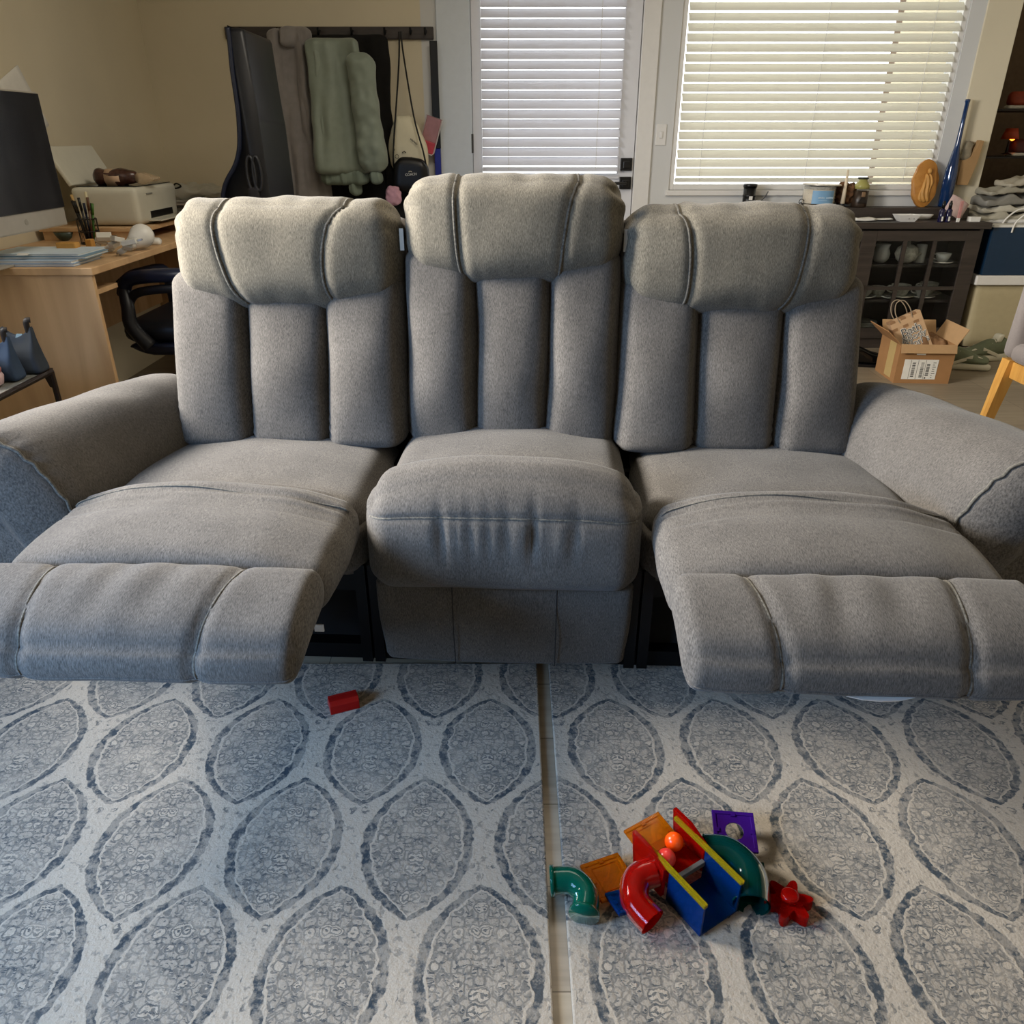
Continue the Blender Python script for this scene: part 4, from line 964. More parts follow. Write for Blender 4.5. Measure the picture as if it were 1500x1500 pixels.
for k in range(7):
    o = single('china_plate', lathe(bmesh.new(), [(.04, 0), (.085, .006), (.10, .012), (.099, .014), (.05, .005), (0, .004)], 28), CHINA, 'white plate in the stack on the bottom shelf', 'plate', (2.13, 4.75, zs1+.008*k), 'stacked plates on the bottom shelf', True)
single('ceramic_spoon', soft(.10, .028, .010, .005, lambda q, p: Vector((q.x, q.y*(1-.6*ss(-.2, .3, p[0])), q.z+.010*p[0]**2+.006)), .006), CHINA, 'small white ceramic spoon low behind the cabinet glass', 'spoon', (2.24, 4.66, .286), None, True, (0, 0, .2))
vase('glass_bowl', 'pale bowl on the bottom shelf behind the cardboard box', 'bowl', 2.45, 4.72, zs1, [(.03, 0), (.06, .03), (.075, .06), (.072, .06), (.05, .03), (0, .01)], CHINA)

# --- on top of the cabinet
def onc(px, py, z=ZT, Y=None):
    p = at(px, py, Z=z); return p
q = at(1096, 298, Y=4.86)
bc = thing('black_jar', 'black ribbed jar with white tag beside the sofa headrest', 'jar', (q.x, 4.86, ZL-.045))
mk('jar_body', lathe(bmesh.new(), [(.034, 0), (.036, .06), (.038, .062), (.038, .07), (.035, .072), (.036, .10), (.038, .102), (.038, .11), (.035, .112), (.036, .150)], 24), BLKL, bc, True)
mk('jar_lid', lathe(bmesh.new(), [(.039, .151), (.040, .165), (.036, .17), (0, .17)], 24), BLK, bc, True)
mk('white_tag', B(-.010, .010, -.039, -.0365, .085, .105), PAPER, bc)
mk('cable', tube(bmesh.new(), bez([(.03, 0, .085), (.06, -.01, .075), (.09, -.01, .10), (.105, -.01, .13)], 5), .003, 6), BLK, bc)
# raised tray the candle stands on
q = at(1197, 300, Y=4.862); cx, cy = q.x, 4.862
cn = thing('jar_candle', 'glass three-wick candle with light blue label, lid ajar', 'candle', (cx, cy, ZL))
mk('wax', lathe(bmesh.new(), [(.084, .004), (.086, .01), (.086, .095), (0, .095)], 32), mat('cream_wax', (.82, .76, .66), .5, var=.02), cn, True)
mk('glass_jar', lathe(bmesh.new(), [(.087, 0), (.091, .004), (.091, .112), (.0885, .112), (.0885, .098), (0, .097)], 32), mat('candle_glass', (.85, .84, .80), .1, alpha=.35), cn, True)
b = bmesh.new(); K = 16; R_ = .0922
A = [radians(-90-42+84*k/K) for k in range(K+1)]
lo = [b.verts.new((R_*cos(a), R_*sin(a), .02)) for a in A]; hi = [b.verts.new((R_*cos(a), R_*sin(a), .092)) for a in A]
lo2 = [b.verts.new((.0914*cos(a), .0914*sin(a), .02)) for a in A]; hi2 = [b.verts.new((.0914*cos(a), .0914*sin(a), .092)) for a in A]
for k in range(K): b.faces.new((lo[k], lo[k+1], hi[k+1], hi[k])); b.faces.new((lo2[k+1], lo2[k], hi2[k], hi2[k+1]))
mk('blue_label', b, mat('sky_blue_label', (.47, .63, .76), .5, var=.02), cn, True)
b = bmesh.new()
for i in range(11):
    if i != 5: box(b, -.044+.008*i, -.038+.008*i, -.0004, .0004, -.003, .003+.002*(i in (1, 3, 8, 9)))
box(b, -.040, .010, -.0004, .0004, -.014, -.0125)
o = mk('label_strokes', b, mat('label_white', (.72, .80, .86), .5), cn); o.location = (.008, -.0934, .054)
mk('jar_lid', lathe(bmesh.new(), [(.105, 0), (.110, .004), (.105, .008), (.02, .010), (0, .010)], 32, T(.01, 0, .117) @ RX(radians(1.5), 4, 'Y')), mat('silver_lid', (.80, .77, .72), .25, .5), cn, True)
wh = thing('wire_holder', 'thin black wire ring hugging the blue candle base', 'wire holder', (cx, cy, ZL))
b = bmesh.new(); tube(b, [(.096*cos(a*pi/16), .096*sin(a*pi/16), .020) for a in range(32)], .0022, 6, closed=True); mk('ring', b, BLK, wh)
mk('loop', tube(bmesh.new(), [(-.106+.014*cos(a*pi/8), -.03, .030+.014*sin(a*pi/8)) for a in range(16)], .0024, 6, closed=True), BLK, wh)
mk('stem', tube(bmesh.new(), [(-.098, -.03, .020), (-.096, -.03, .0)], .0024, 6), BLK, wh)
q = at(1230, 304, Y=4.83)
tp = thing('taper_candle', 'tall ivory taper candle beside the blue-label candle', 'candle', (q.x+.012, 4.83, ZL))
mk('taper', tube(bmesh.new(), [(0, 0, .012), (0, 0, .20)], [.013, .006], 14), mat('ivory_wax', (.84, .78, .68), .5, var=.02), tp, True); mk('wick', tube(bmesh.new(), [(0, 0, .20), (.001, 0, .212)], .001, 5), PAPER, tp)
mk('candle_foot', lathe(bmesh.new(), [(.018, 0), (.02, .004), (.013, .012), (.013, .02), (0, .02)], 16), BLK, tp)
q = at(1257, 304, Y=4.86)
ol = thing('photo_jar', 'yellow-lidded jar wrapped in dark portrait photograph', 'jar', (q.x, 4.86, ZL))
mk('photo_wrap', lathe(bmesh.new(), [(.040, 0), (.043, .004), (.043, .088)], 28), mat('sepia_photo', (.20, .15, .11), .4, var=.5, scale=35), ol, True)
mk('shoulder', lathe(bmesh.new(), [(.043, .0985), (.043, .115), (.030, .135), (.024, .142), (.024, .15), (0, .15)], 28), mat('olive_glass', (.60, .58, .34), .2, var=.1), ol, True)
mk('jar_rim', lathe(bmesh.new(), [(.024, .1505), (.030, .152), (.030, .160), (0, .160)], 24), mat('dark_green_lid', (.16, .18, .13), .3), ol, True)
b = soft(.022, .006, .028, .003, lambda q_, p: Vector((q_.x, q_.y-.043, q_.z+.070)), .004); mk('portrait_face', b, mat('sepia_face', (.48, .38, .28), .5), ol, True)
b = soft(.040, .006, .034, .003, lambda q_, p: Vector((q_.x*(1-.4*p[2]), q_.y-.041, q_.z+.038)), .004); mk('portrait_suit', b, mat('sepia_suit', (.10, .075, .06), .5), ol, True)
q = at(1236, 300, Y=4.88)
single('dried_bouquet', soft(.11, .07, .11, .03, lambda q_, p: q_*(1+.35*nz(q_, 42))+Vector((0, 0, .07)), .007), mat('dried_brown', (.36, .24, .14), .9, var=.6, scale=45), 'brown dried pinecone bundle between candle and photo jar', 'dried decoration', (q.x-.0, 4.885, ZL), None, True)
# papers, trays
for i, (px, py, w_, d_, r_, lab) in enumerate(((1262, 312, .13, .09, .1, 'white folded card behind the headrest corner'), (1285, 316, .16, .07, -.2, 'flat white sheet on the cabinet beside the folded card'), (1322, 312, .08, .05, .4, 'dark flat case lying behind the white sheet'))):
    p = at(px, py, Y=4.70); single('paper_card' if i < 2 else 'flat_case', soft(w_, d_, .012 if i == 0 else .004, .0015, lambda q_, p_: q_+Vector((0, 0, .007+.004*abs(p_[0]))), .02), PAPER if i < 2 else BLK, lab, 'paper' if i < 2 else 'case', (p.x, 4.68+.02*i, ZT+.001), None, True, (0, 0, r_))
p = at(1328, 316, Y=4.66)
sb = thing('square_dish', 'white flared square dish with two drilled holes on cabinet', 'dish', (p.x, 4.63+.03, ZT))
b = bmesh.new(); rr = [(.040, .028, 0), (.062, .045, .036), (.059, .042, .036), (.038, .026, .005)]; R1 = [[b.verts.new((sx*a, sy*c, z_)) for sx, sy in ((-1, -1), (1, -1), (1, 1), (-1, 1))] for a, c, z_ in rr]
for i in range(3):
    for k in range(4): b.faces.new((R1[i][k], R1[i][(k+1) % 4], R1[i+1][(k+1) % 4], R1[i+1][k]))
b.faces.new(R1[0][::-1]); b.faces.new(R1[3]); bmesh.ops.recalc_face_normals(b, faces=b.faces); mk('dish_body', b, WHITE, sb)
for s_ in (0, 1): mk('drilled_hole', lathe(bmesh.new(), [(.0022, 0), (.0022, .001)], 10, T(.0+.028*s_, -.038, .016) @ RX(radians(112), 4, 'X')), BLK, sb)
p = at(1352, 308, Y=4.75); single('oval_dish', lathe(bmesh.new(), [(.03, 0), (.045, .006), (.06, .028), (.057, .028), (.04, .008), (0, .006)], 28, None, 1.15, .6), WHITE, 'white oval dish behind the square one', 'dish', (p.x-.0, 4.755, ZT), None, True)
p = at(1334, 300, Y=4.73); single('crystal_stopper', lathe(bmesh.new(), [(.012, 0), (.006, .012), (.014, .022), (.010, .034), (0, .036)], 6), mat('grey_crystal', (.50, .48, .46), .15), 'little grey crystal ornament behind white square dish', 'ornament', (p.x+.01, 4.73, ZT+.0))
for i, (px, lab) in enumerate(((1381, 'left one of the two dark blue spray bottles'), (1391, 'right one of the two dark blue spray bottles'))):
    p = at(px-2, 318, Y=4.61); o = thing('spray_bottle', lab, 'bottle', (p.x, 4.60+.012+.0, ZT), group='dark blue spray bottles on the cabinet')
    IND = mat('indigo_glass', (.10, .09, .22), .15, var=.1)
    mk('bottle_body', lathe(bmesh.new(), [(.015, 0), (.0165, .003), (.0165, .062), (.008, .072)], 20), IND, o, True); mk('pump_cap', lathe(bmesh.new(), [(.009, .072), (.009, .10), (.006, .103), (.005, .112), (0, .112)], 16), BLK, o, True)
    mk('white_label', B(-.005, .004, -.0172, -.0162, .006, .03), PAPER, o)
p = at(1405, 312, Y=4.62); o = thing('lip_gloss_tube', 'upright dusty pink tube beside the blue spray bottles', 'tube', (p.x, 4.615, ZT)); mk('tube_body', B(-.008, .008, -.006, .006, .022, .11, bev=.002), mat('dusty_pink', (.70, .50, .48), .5), o); mk('cap', B(-.008, .008, -.006, .006, 0, .022, bev=.002), PAPER, o)
p = at(1428, 314, Y=4.65); single('small_carton', B(-.028, .028, -.02, .02, 0, .025, bev=.001), PAPER, 'small white carton at the right end of the cabinet top', 'carton', (p.x, 4.65, ZT))
# wood carving
p = at(1352, 302, Y=4.85)
wc = thing('wood_carving', 'oval honey-coloured carved wooden relief of a robed figure', 'carving', (p.x, 4.87, ZL-.004), rot=(radians(-8), 0, 0))
HON = wood('honey_wood', (.62, .40, .14), (.72, .50, .22), (8, 8, 8), 3, .55)
def ov(a, k=1): return (.074*k*cos(a)*(1+.05*sin(9*a)), .130+.130*k*sin(a))
mk('plaque', prism(bmesh.new(), [ov(2*pi*i/48) for i in range(48)], -.011, .011, RX(radians(90), 4, 'X'), .003), HON, wc, True)
b = bmesh.new()
def relief(q_, p_):
    x, y, z_ = q_; u, v, w_ = p_; x *= .62+.38*ss(.9, -.9, w_)+.20*g(w_-.35, .25); y -= .004*sin(x*260+z_*60)*ss(1, .6, abs(u)); x += .008*sin(w_*3)
    return Vector((x+.006, y-.012, z_+.105))
mk('robed_figure', soft(.066, .022, .155, (.02, .010, .02), relief, .004), mat('carved_honey', (.74, .54, .27), .6, var=.12, scale=20), wc, True)
mk('head', lathe(bmesh.new(), [(0, -.017), (.010, -.012), (.013, 0), (.010, .012), (0, .017)], 14, T(.010, -.02, .195)), mat('carved_honey', (.74, .54, .27), .6), wc, True)
# tall blue bottle
p = at(1388, 280, Y=4.86)
mkb = thing('blue_bottle', 'tall slender blue glass bottle behind the wood carving', 'bottle', (p.x+.01, 4.885, ZL))
BLU = mat('cobalt_glass', (.05, .17, .33), .08, var=.25, scale=6, coat=.5)
mk('bottle_body', lathe(bmesh.new(), [(.030, 0), (.034, .006), (.036, .12), (.034, .19), (.026, .25), (.015, .32), (.012, .42), (.011, .54), (.014, .55), (.013, .56), (0, .56)], 24), BLU, mkb, True)
# paper bag leaning by the column
p = at(1409, 272, Y=4.90)
kp = thing('paper_sack', 'open brown paper sack hanging on the white column', 'paper bag', (p.x-.0, 4.915, .895), rot=(0, radians(2), 0))
KR = mat('kraft_paper', (.62, .49, .33), .85, var=.05)
b = bmesh.new(); prof = [(-.038, -.0), (.030, .0), (.050, .12), (.058, .235), (.035, .24), (.012, .155), (-.012, .135), (-.044, .13)]
prism(b, prof, -.022, .022, RX(radians(90), 4, 'X'), .003); mk('sack_body', b, KR, kp); mk('inner_paper', soft(.05, .03, .10, .012, lambda q_, p_: q_*(1+.2*nz(q_, 40))+Vector((-.012, .006, .18)), .008), mat('grey_tissue', (.50, .46, .38), .8, var=.3), kp, True)

# --- white shelf table with papers right of the cabinet
wt = thing('white_table', 'white table piled with papers right of the dark cabinet', 'table', (3.2, 4.88, 0))
Wd('tabletop', B(2.70, 3.60, 4.745, 4.935, .70, .72, bev=.003), WHITE, wt)
for x in (3.32, 3.57):
    for y in (4.77, 4.91): Wd('leg', B(x-.02, x+.02, y-.02, y+.02, 0, .70), WHITE, wt)
def crump(q_, p_): return Vector((q_.x, q_.y, q_.z+.012*nz(q_, 16)*(1+p_[2])+.006*nz(q_, 40)+.01))
piles = [(2.90, 4.83, .721, .40, .17, .035, (.66, .64, .58), .03, 'crumpled pale paper heap at the bottom of pile'), (2.92, 4.84, .765, .40, .17, .035, (.72, .70, .64), -.04, 'grey plastic packet second from the bottom of the pile'), (2.93, 4.84, .812, .42, .17, .045, (.50, .49, .46), .03, 'folded grey plastic mailer in the middle of pile'), (2.92, 4.84, .868, .38, .16, .03, (.60, .58, .52), .05, 'beige envelope stack near the top of the pile'), (3.0, 4.84, .915, .34, .16, .03, (.66, .63, .56), .08, 'topmost tilted pale papers of the pile'), (3.17, 4.80, .870, .20, .12, .09, (.62, .58, .52), 0, 'cream cloth bundle at the right frame edge')]
for i, (x, y, z, a, b_, h_, c_, r_, lab) in enumerate(piles):
    single('paper_pile', soft(a, b_, h_, .012, crump, .014), mat('pile_'+str(i), c_, .6, var=.08), lab, 'papers', (x, y, z), 'papers heaped on white table', True, (0, -.05*i*.6, r_))
p = at(1398, 290, Y=4.74); single('pink_paper', soft(.12, .004, .10, .0015, lambda q_, p_: Vector((q_.x, q_.y+.01*p_[0]**2, q_.z)), .02), mat('pale_pink_paper', (.76, .66, .64), .7), 'pale pink sheet leaning between the carving and papers', 'paper', (p.x+.03, 4.74, .785), None, True, (radians(-12), radians(28), 0))
# bin with white lid and blue gift bag on it
bn = thing('storage_bin', 'beige storage bin with white rim lid behind the shoes', 'bin', (2.98, 4.80, 0))
Yb = 4.67
Wd('bin_body', soft(.50, .34, .37, (.02, .02, .02), lambda q_, p_: Vector((q_.x*(1+.04*p_[2])+2.97, q_.y+Yb+.135, q_.z+.185)), .05), mat('beige_bin', (.68, .63, .50), .6, var=.03), bn, True)
Wd('bin_lid', B(2.70, 3.26, Yb-.06, Yb+.33, .371, .425, bev=.006), WHITE, bn)
gb = thing('gift_bag', 'large dark blue paper gift bag with white rope handles', 'gift bag', (2.93, 4.625, .426))
b = B(-.20, .18, -.0, .10, 0, .262, bev=.002); mk('bag_body', b, mat('petrol_blue_paper', (.05, .17, .27), .5, var=.05), gb)
mk('white_rim', B(-.198, .178, .002, .098, .2622, .275), PAPER, gb)
for y in (-.006, .106): mk('rope_handle', tube(bmesh.new(), bez([(-.095, y, .235), (-.085, y, .29), (-.03, y-.005, .345), (.03, y-.005, .345), (.055, y, .29), (.05, y, .25)], 6), .0045, 8), PAPER, gb, True)

# --- far rack with shoes and little lamps
fr = thing('wire_rack', 'metal shelf rack seen past the column at right edge', 'rack', (3.55, 5.7, 0))
MET = mat('rack_wire', (.50, .46, .42), .4, .6)
for x in (3.0, 4.0):
    for y in (5.6, 5.95): Wd('post', tube(bmesh.new(), [(x, y, 0), (x, y, 1.7)], .010, 8), MET, fr)
for z in (.45, .75, 1.02, 1.30): Wd('shelf', B(3.0, 4.0, 5.6, 5.95, z, z+.012), mat('rack_shelf', (.12, .09, .08), .6), fr)
def rshoe(x, y, z, col, lab, rz=0):
    t = thing('rack_shoe', lab, 'shoe', (x, y, z), rz, 'shoes on the far rack')
    mk('sole', soft(.24, .085, .022, .009, lambda q_, p_: Vector((q_.x, q_.y*(1-.2*abs(p_[0]-.1)), q_.z+.012)), .012), PAPER, t, True)
    mk('upper', soft(.23, .08, .085, .03, lambda q_, p_: Vector((q_.x, q_.y*(1-.25*p_[2]), q_.z*(1-.45*ss(-.1, .9, p_[0]))+.062-.015*ss(-.1, .9, p_[0]))), .012), mat('shoe_'+lab[:8], col, .6, var=.2), t, True)
rshoe(3.42, 5.68, 1.032, (.30, .12, .10), 'dark red shoe on the rack beside the lamp', .3)
rshoe(3.66, 5.70, 1.032, (.70, .70, .72), 'white shoe on the rack right of red one', -.2)
rshoe(3.40, 5.68, .762, (.60, .56, .50), 'cream shoe on the lower rack shelf', .2)
rshoe(3.68, 5.68, .762, (.08, .08, .10), 'black shoe on the lower rack shelf', 0)
rshoe(3.36, 5.70, 1.312, (.55, .22, .12), 'rust shoe on the upper rack shelf', 0)
rshoe(3.66, 5.70, 1.312, (.25, .22, .20), 'dark grey shoe on the upper rack shelf', .1)
p = at(1480, 205, Y=5.62)
nl = thing('bulb_lamp', 'small glowing orange lamp on the far rack', 'lamp', (p.x, 5.60, 1.155-.01))
mk('glowing_bulb', lathe(bmesh.new(), [(0, -.02), (.014, -.012), (.02, 0), (.014, .014), (0, .02)], 16), mat('orange_glow', (1.0, .45, .12), .4, emit=9, var=0), nl, True); mk('lamp_shade', lathe(bmesh.new(), [(.055, -.03), (.035, .035), (.033, .035), (.052, -.03)], 20, T(0, .03, .02)), mat('orange_shade', (.62, .22, .08), .5), nl, True)
mk('lamp_base', lathe(bmesh.new(), [(.035, 0), (.01, .012), (.006, .08)], 16, T(0, .03, -.1)), BLACK, nl)

# --- cardboard box with the shop bag
P0 = at(1308, 561, Z=0); P1 = at(1380, 562, Z=0)
ca = thing('cardboard_box', 'open cardboard parcel box with shipping label on floor', 'box', (P0.x, P0.y, 0), atan2(P1.y-P0.y, P1.x-P0.x))
wd_, dp_, hb = (P1-P0).length+.03, .25, .20; t_ = .004
b = B(0, wd_, 0, t_, 0, hb); mk('front_wall', b, CARD, ca); mk('back_wall', B(0, wd_, dp_-t_, dp_, 0, hb), CARD, ca)
mk('side_wall', B(0, t_, t_, dp_-t_, 0, hb), CARD, ca); mk('side_wall', B(wd_-t_, wd_, t_, dp_-t_, 0, hb), CARD, ca); mk('box_bottom', B(t_, wd_-t_, t_, dp_-t_, 0, t_), CARD, ca)
fl = B(-.0, wd_-.004, -.005, .0, -.045, 0); o = mk('front_flap', fl, CARD2, ca); o.location = (0, -.001, hb+.002); o.rotation_euler = (radians(-22), 0, 0)
fl = B(-.004, 0, 0, dp_, 0, .10); o = mk('side_flap', fl, CARD, ca); o.location = (0, 0, hb); o.rotation_euler = (0, radians(-48), 0)
fl = B(0, .004, 0, dp_, 0, .09); o = mk('side_flap', fl, CARD2, ca); o.location = (wd_-.004, 0, hb); o.rotation_euler = (0, radians(28), 0)
fl = B(0, wd_, 0, .004, 0, .08); o = mk('back_flap', fl, CARD2, ca); o.location = (0, dp_-.004, hb); o.rotation_euler = (radians(-30), 0, 0)
lab = mk('shipping_label', B(.035, .205, -.0016, -.0004, .022, .125), PAPER, ca)
INK = mat('label_ink', (.08, .08, .08), .7)
for c0, z0, z1, n in ((.085, .035, .115, 14), (.128, .032, .085, 11), (.128, .09, .115, 5), (.158, .040, .105, 12)):
    b = bmesh.new()
    for i in range(n):
        zz = z0+(z1-z0)*i/n; box(b, c0-.008, c0+.008, -.0022, -.0017, zz, zz+(z1-z0)/n*random.choice((.3, .5, .65)))
    mk('barcode', b, INK, lab)
b = bmesh.new()
for x in (.068, .105, .143): box(b, x-.0006, x+.0006, -.0022, -.0017, .024, .123)
mk('label_rule', b, INK, lab)
b = bmesh.new()
for i in range(8):
    box(b, .18+.0, .185+.012*random.random(), -.0022, -.0017, .03+.011*i, .033+.011*i)
box(b, .149, .156, -.0022, -.0017, .026, .033); mk('label_print', b, INK, lab)
mk('white_sticker', B(.085, .130, -.0065, -.0055, .150, .185), PAPER, ca)
mk('packing_tape', B(-.0016, -.0004, .05, .13, .015, .195), mat('beige_tape', (.72, .62, .42), .3, var=.03), ca)
for i in range(5): mk('box_print_bar', B(.035+.008*i, .041+.008*i, -.0012, -.0004, .152, .172), mat('box_print', (.30, .18, .10), .7), ca)
pb = thing('shopping_bag', 'tilted kraft shopping bag with outlined lettering in the box', 'shopping bag', ca.location+Vector((.068, .085, .085)), rot=(radians(-10), radians(-27), ca.rotation_euler.z))
KB = newmat('gingham_kraft')
def gingham():
    m, nt, bb = KB; X.nt = nt; N = nt.nodes; L = nt.links; tc = N.new('ShaderNodeTexCoord'); sp = N.new('ShaderNodeSeparateXYZ'); L.new(tc.outputs['Object'], sp.inputs[0])
    x = X(sp.outputs[0]); z = X(sp.outputs[2]); sx = ((x*118.0).sin()).step(-.2, .2); sz = ((z*118.0).sin()).step(-.2, .2)*z.step(.165, .175); t = (sx*sz)*.8+ (sz*.15)
    mx = N.new('ShaderNodeMix'); mx.data_type = 'RGBA'; L.new(t.s, mx.inputs[0]); mx.inputs[6].default_value = lin((.73, .60, .46))+(1,); mx.inputs[7].default_value = lin((.52, .38, .25))+(1,)
    L.new(mx.outputs[2], bb.inputs['Base Color']); bb.inputs['Roughness'].default_value = .8; return m
KB = gingham()
mk('bag_body', B(0, .155, -.03, .03, 0, .225, bev=.002), KB, pb)
for y in (-.032, .032): mk('twisted_handle', tube(bmesh.new(), bez([(.045, y, .205), (.040, y, .26), (.060, y, .305), (.095, y, .305), (.112, y, .26), (.108, y, .205)], 6), .0025, 6), mat('kraft_twine', (.56, .50, .42), .8), pb)
SH = mat('letter_black', (.12, .11, .12), .6); LW = mat('letter_white', (.84, .82, .78), .6)
for i, (wd, z, sz, xo) in enumerate((('Bath', .148, .060, .083), ('&Body', .112, .048, .085), ('Works', .078, .048, .085))):
    a = text('lettering_shadow', wd, sz, SH, pb, (xo+.0018, -.0308, z-.0016), (radians(90), 0, 0), .0003, offset=.0021, space=.92)
    a = text('lettering_outline', wd, sz, LW, pb, (xo, -.0318, z), (radians(90), 0, 0), .0003, offset=.0018, space=.92)
    a = text('lettering_core', wd, sz, SH, pb, (xo, -.0328, z), (radians(90), 0, 0), .0003, offset=-.0008, space=.92)
def crk(q_, p_): return Vector((q_.x, q_.y, q_.z+.05*nz(q_, 16)+.015*nz(q_, 45)))
single('packing_paper', soft(wd_-.13, .15, .11, .03, lambda q_, p_: crk(q_, p_), .010), mat('brown_kraft', (.50, .37, .25), .85, var=.1), 'crumpled brown packing paper filling the cardboard box', 'paper', (ca.location.x+.20, ca.location.y+.13, .165), None, False, (0, 0, ca.rotation_euler.z))

# --- shoes on the floor
GRN = mat('sage_suede', (.42, .45, .36), .85, var=.06); SWH = mat('sneaker_white', (.80, .78, .70), .6, var=.03)
def sneaker(x, y, rz, lab, m1, m2):
    t = thing('sneaker', lab, 'shoe', (x, y, 0), rz, 'green sneakers by the storage bin')
    def so(q_, p_): u = p_[0]; return Vector((q_.x, q_.y*(.86+.16*sin((u+.3)*1.6)), q_.z*(1+.25*g(u+.8, .5))+.019))
    mk('sole', soft(.29, .10, .036, .016, so, .009), m2, t, True)
    def up(q_, p_):
        u, v, w_ = p_; hgt = 1-.52*ss(-.25, .75, u)+.12*g(u+1, .25); return Vector((q_.x*.97, q_.y*(.86+.16*sin((u+.3)*1.6))*(1-.36*ss(-.2, 1, w_)), (q_.z+.045)*hgt+.030))
    mk('upper', soft(.28, .095, .09, (.035, .035, .035), up, .008), m1, t, True)
    for s_ in (-1, 1): mk('side_stripe', soft(.10, .003, .02, .0014, lambda q_, p_: Vector((q_.x-.01, q_.y+s_*.0435, q_.z+.055+.02*p_[0])), .006), m2, t, True)
    mk('toe_cap', soft(.05, .060, .006, .0028, lambda q_, p_: Vector((q_.x+.095, q_.y*(1-.2*p_[0]), q_.z+.074-.28*(q_.x+.02)-.12*abs(q_.y))), .006), m2, t, True)
    for k in range(4): mk('lace', tube(bmesh.new(), bez([(.02-.022*k, -.026, .083+.008*k), (.02-.022*k, 0, .094+.009*k), (.02-.022*k, .026, .083+.008*k)], 4), .004, 6), m2, t, True)
    mk('tongue', soft(.035, .05, .045, .010, lambda q_, p_: Vector((q_.x-.075-.3*q_.z, q_.y, q_.z+.125)), .007), m2, t, True)
    return t
p = at(1424, 541, Z=0)
sneaker(at(1402, 541, Z=0).x+.02, at(1402, 541, Z=0).y+.02, radians(-10), 'sage green sneaker nearer the cardboard box', GRN, SWH)
sneaker(at(1434, 535, Z=0).x+.07, at(1434, 535, Z=0).y+.11, radians(190), 'sage green sneaker farther right beside the chair leg', GRN, SWH)
p = at(1268, 540, Z=0)
bs = thing('black_boot', 'shiny black boot between the sofa and the box', 'boot', (p.x-.03, p.y+.08, 0), radians(-10))
mk('boot_foot', soft(.27, .10, .10, (.04, .04, .035), lambda q_, p_: Vector((q_.x, q_.y, (q_.z+.05)*(1-.4*ss(-.2, .8, p_[0]))+.012)), .012), mat('patent_black', (.03, .03, .03), .12), bs, True)
mk('boot_shaft', soft(.12, .10, .16, (.04, .04, .02), lambda q_, p_: Vector((q_.x-.07, q_.y, q_.z+.16)), .015), mat('patent_black', (.03, .03, .03), .12), bs, True); mk('boot_sole', soft(.28, .105, .018, .008, lambda q_, p_: Vector((q_.x, q_.y, q_.z+.009)), .015), BLK, bs, True)

# --- dining chair at right edge
UPH = mat('grey_upholstery', (.50, .47, .46), .9, var=.05, scale=200, sheen=.2)
HW = wood('golden_oak', (.74, .53, .24), (.84, .64, .33), (30, 30, 3), 1.5)
cy = 2.79; cx0 = 1.81
dc2 = thing('dining_chair', 'grey upholstered dining chair with yellow oak legs', 'chair', (2.035, 2.58, 0))
Wd('backrest', soft(.44, .06, .56, (.03, .025, .03), lambda q_, p_: Vector((q_.x*(1-.04*p_[2])+2.035, q_.y+cy+.0+.0*p_[2], q_.z+.70)), .02), UPH, dc2, True)
Wd('seat', soft(.44, .44, .07, (.03, .03, .03), lambda q_, p_: Vector((q_.x+2.035, q_.y+cy-.22, q_.z+.445)), .02), UPH, dc2, True)
b = B(1.845, 2.225, cy-.015, cy+.010, .350, .412, bev=.002); Wd('rear_apron', b, HW, dc2)
Wd('front_apron', B(1.845, 2.225, cy-.425, cy-.40, .35, .41, bev=.002), HW, dc2)
for sx in (-1, 1): Wd('side_apron', B(2.035+sx*.19-.012, 2.035+sx*.19+.012, cy-.40, cy-.02, .35, .41, bev=.002), HW, dc2)
for sx in (-1, 1):
    for sy, y in ((1, cy), (-1, cy-.42)):
        b = bmesh.new(); xt, xb, yb_ = 2.035+sx*.195, 2.035+sx*.235, y+sy*.03
        for k in (0,):
            R_ = [[b.verts.new((xx+a*h_, yy+c*h_, zz)) for a, c in ((-1, -1), (1, -1), (1, 1), (-1, 1))] for xx, yy, zz, h_ in ((xb, yb_, 0, .014), (xt, y, .415, .023))]
            for i in range(4): b.faces.new((R_[0][i], R_[0][(i+1) % 4], R_[1][(i+1) % 4], R_[1][i]))
            b.faces.new(R_[0][::-1]); b.faces.new(R_[1])
        Wd('leg', b, HW, dc2)

# --- toys on the rug
def plast(name, c, tr=.75, rough=.08):
    m, nt, b = newmat(name); N = nt.nodes; L = nt.links
    n = N.new('ShaderNodeTexNoise'); n.inputs['Scale'].default_value = 20; r = N.new('ShaderNodeValToRGB'); cc = tuple(x*.72 for x in lin(c))
    r.color_ramp.elements[0].color = tuple(x*.9 for x in cc)+(1,); r.color_ramp.elements[1].color = cc+(1,); L.new(n.outputs['Fac'], r.inputs[0]); L.new(r.outputs[0], b.inputs['Base Color'])
    b.inputs['Roughness'].default_value = rough; b.inputs['Transmission Weight'].default_value = tr; b.inputs['IOR'].default_value = 1.2; b.inputs['Specular IOR Level'].default_value = .6; return m
RED = plast('red_plastic', (.90, .10, .06)); ORG = plast('orange_plastic', (.98, .55, .05)); YEL = plast('yellow_plastic', (.90, .80, .15)); BLUE = plast('blue_plastic', (.05, .30, .62)); TEAL = plast('teal_plastic', (.03, .42, .33), .45); DGR = plast('bottle_green_plastic', (.04, .30, .28), .45); PUR = plast('purple_plastic', (.27, .10, .52), .25)
ZR = .0105
def M3(loc, e): return Matrix.Translation(loc) @ Euler(e).to_matrix().to_4x4()
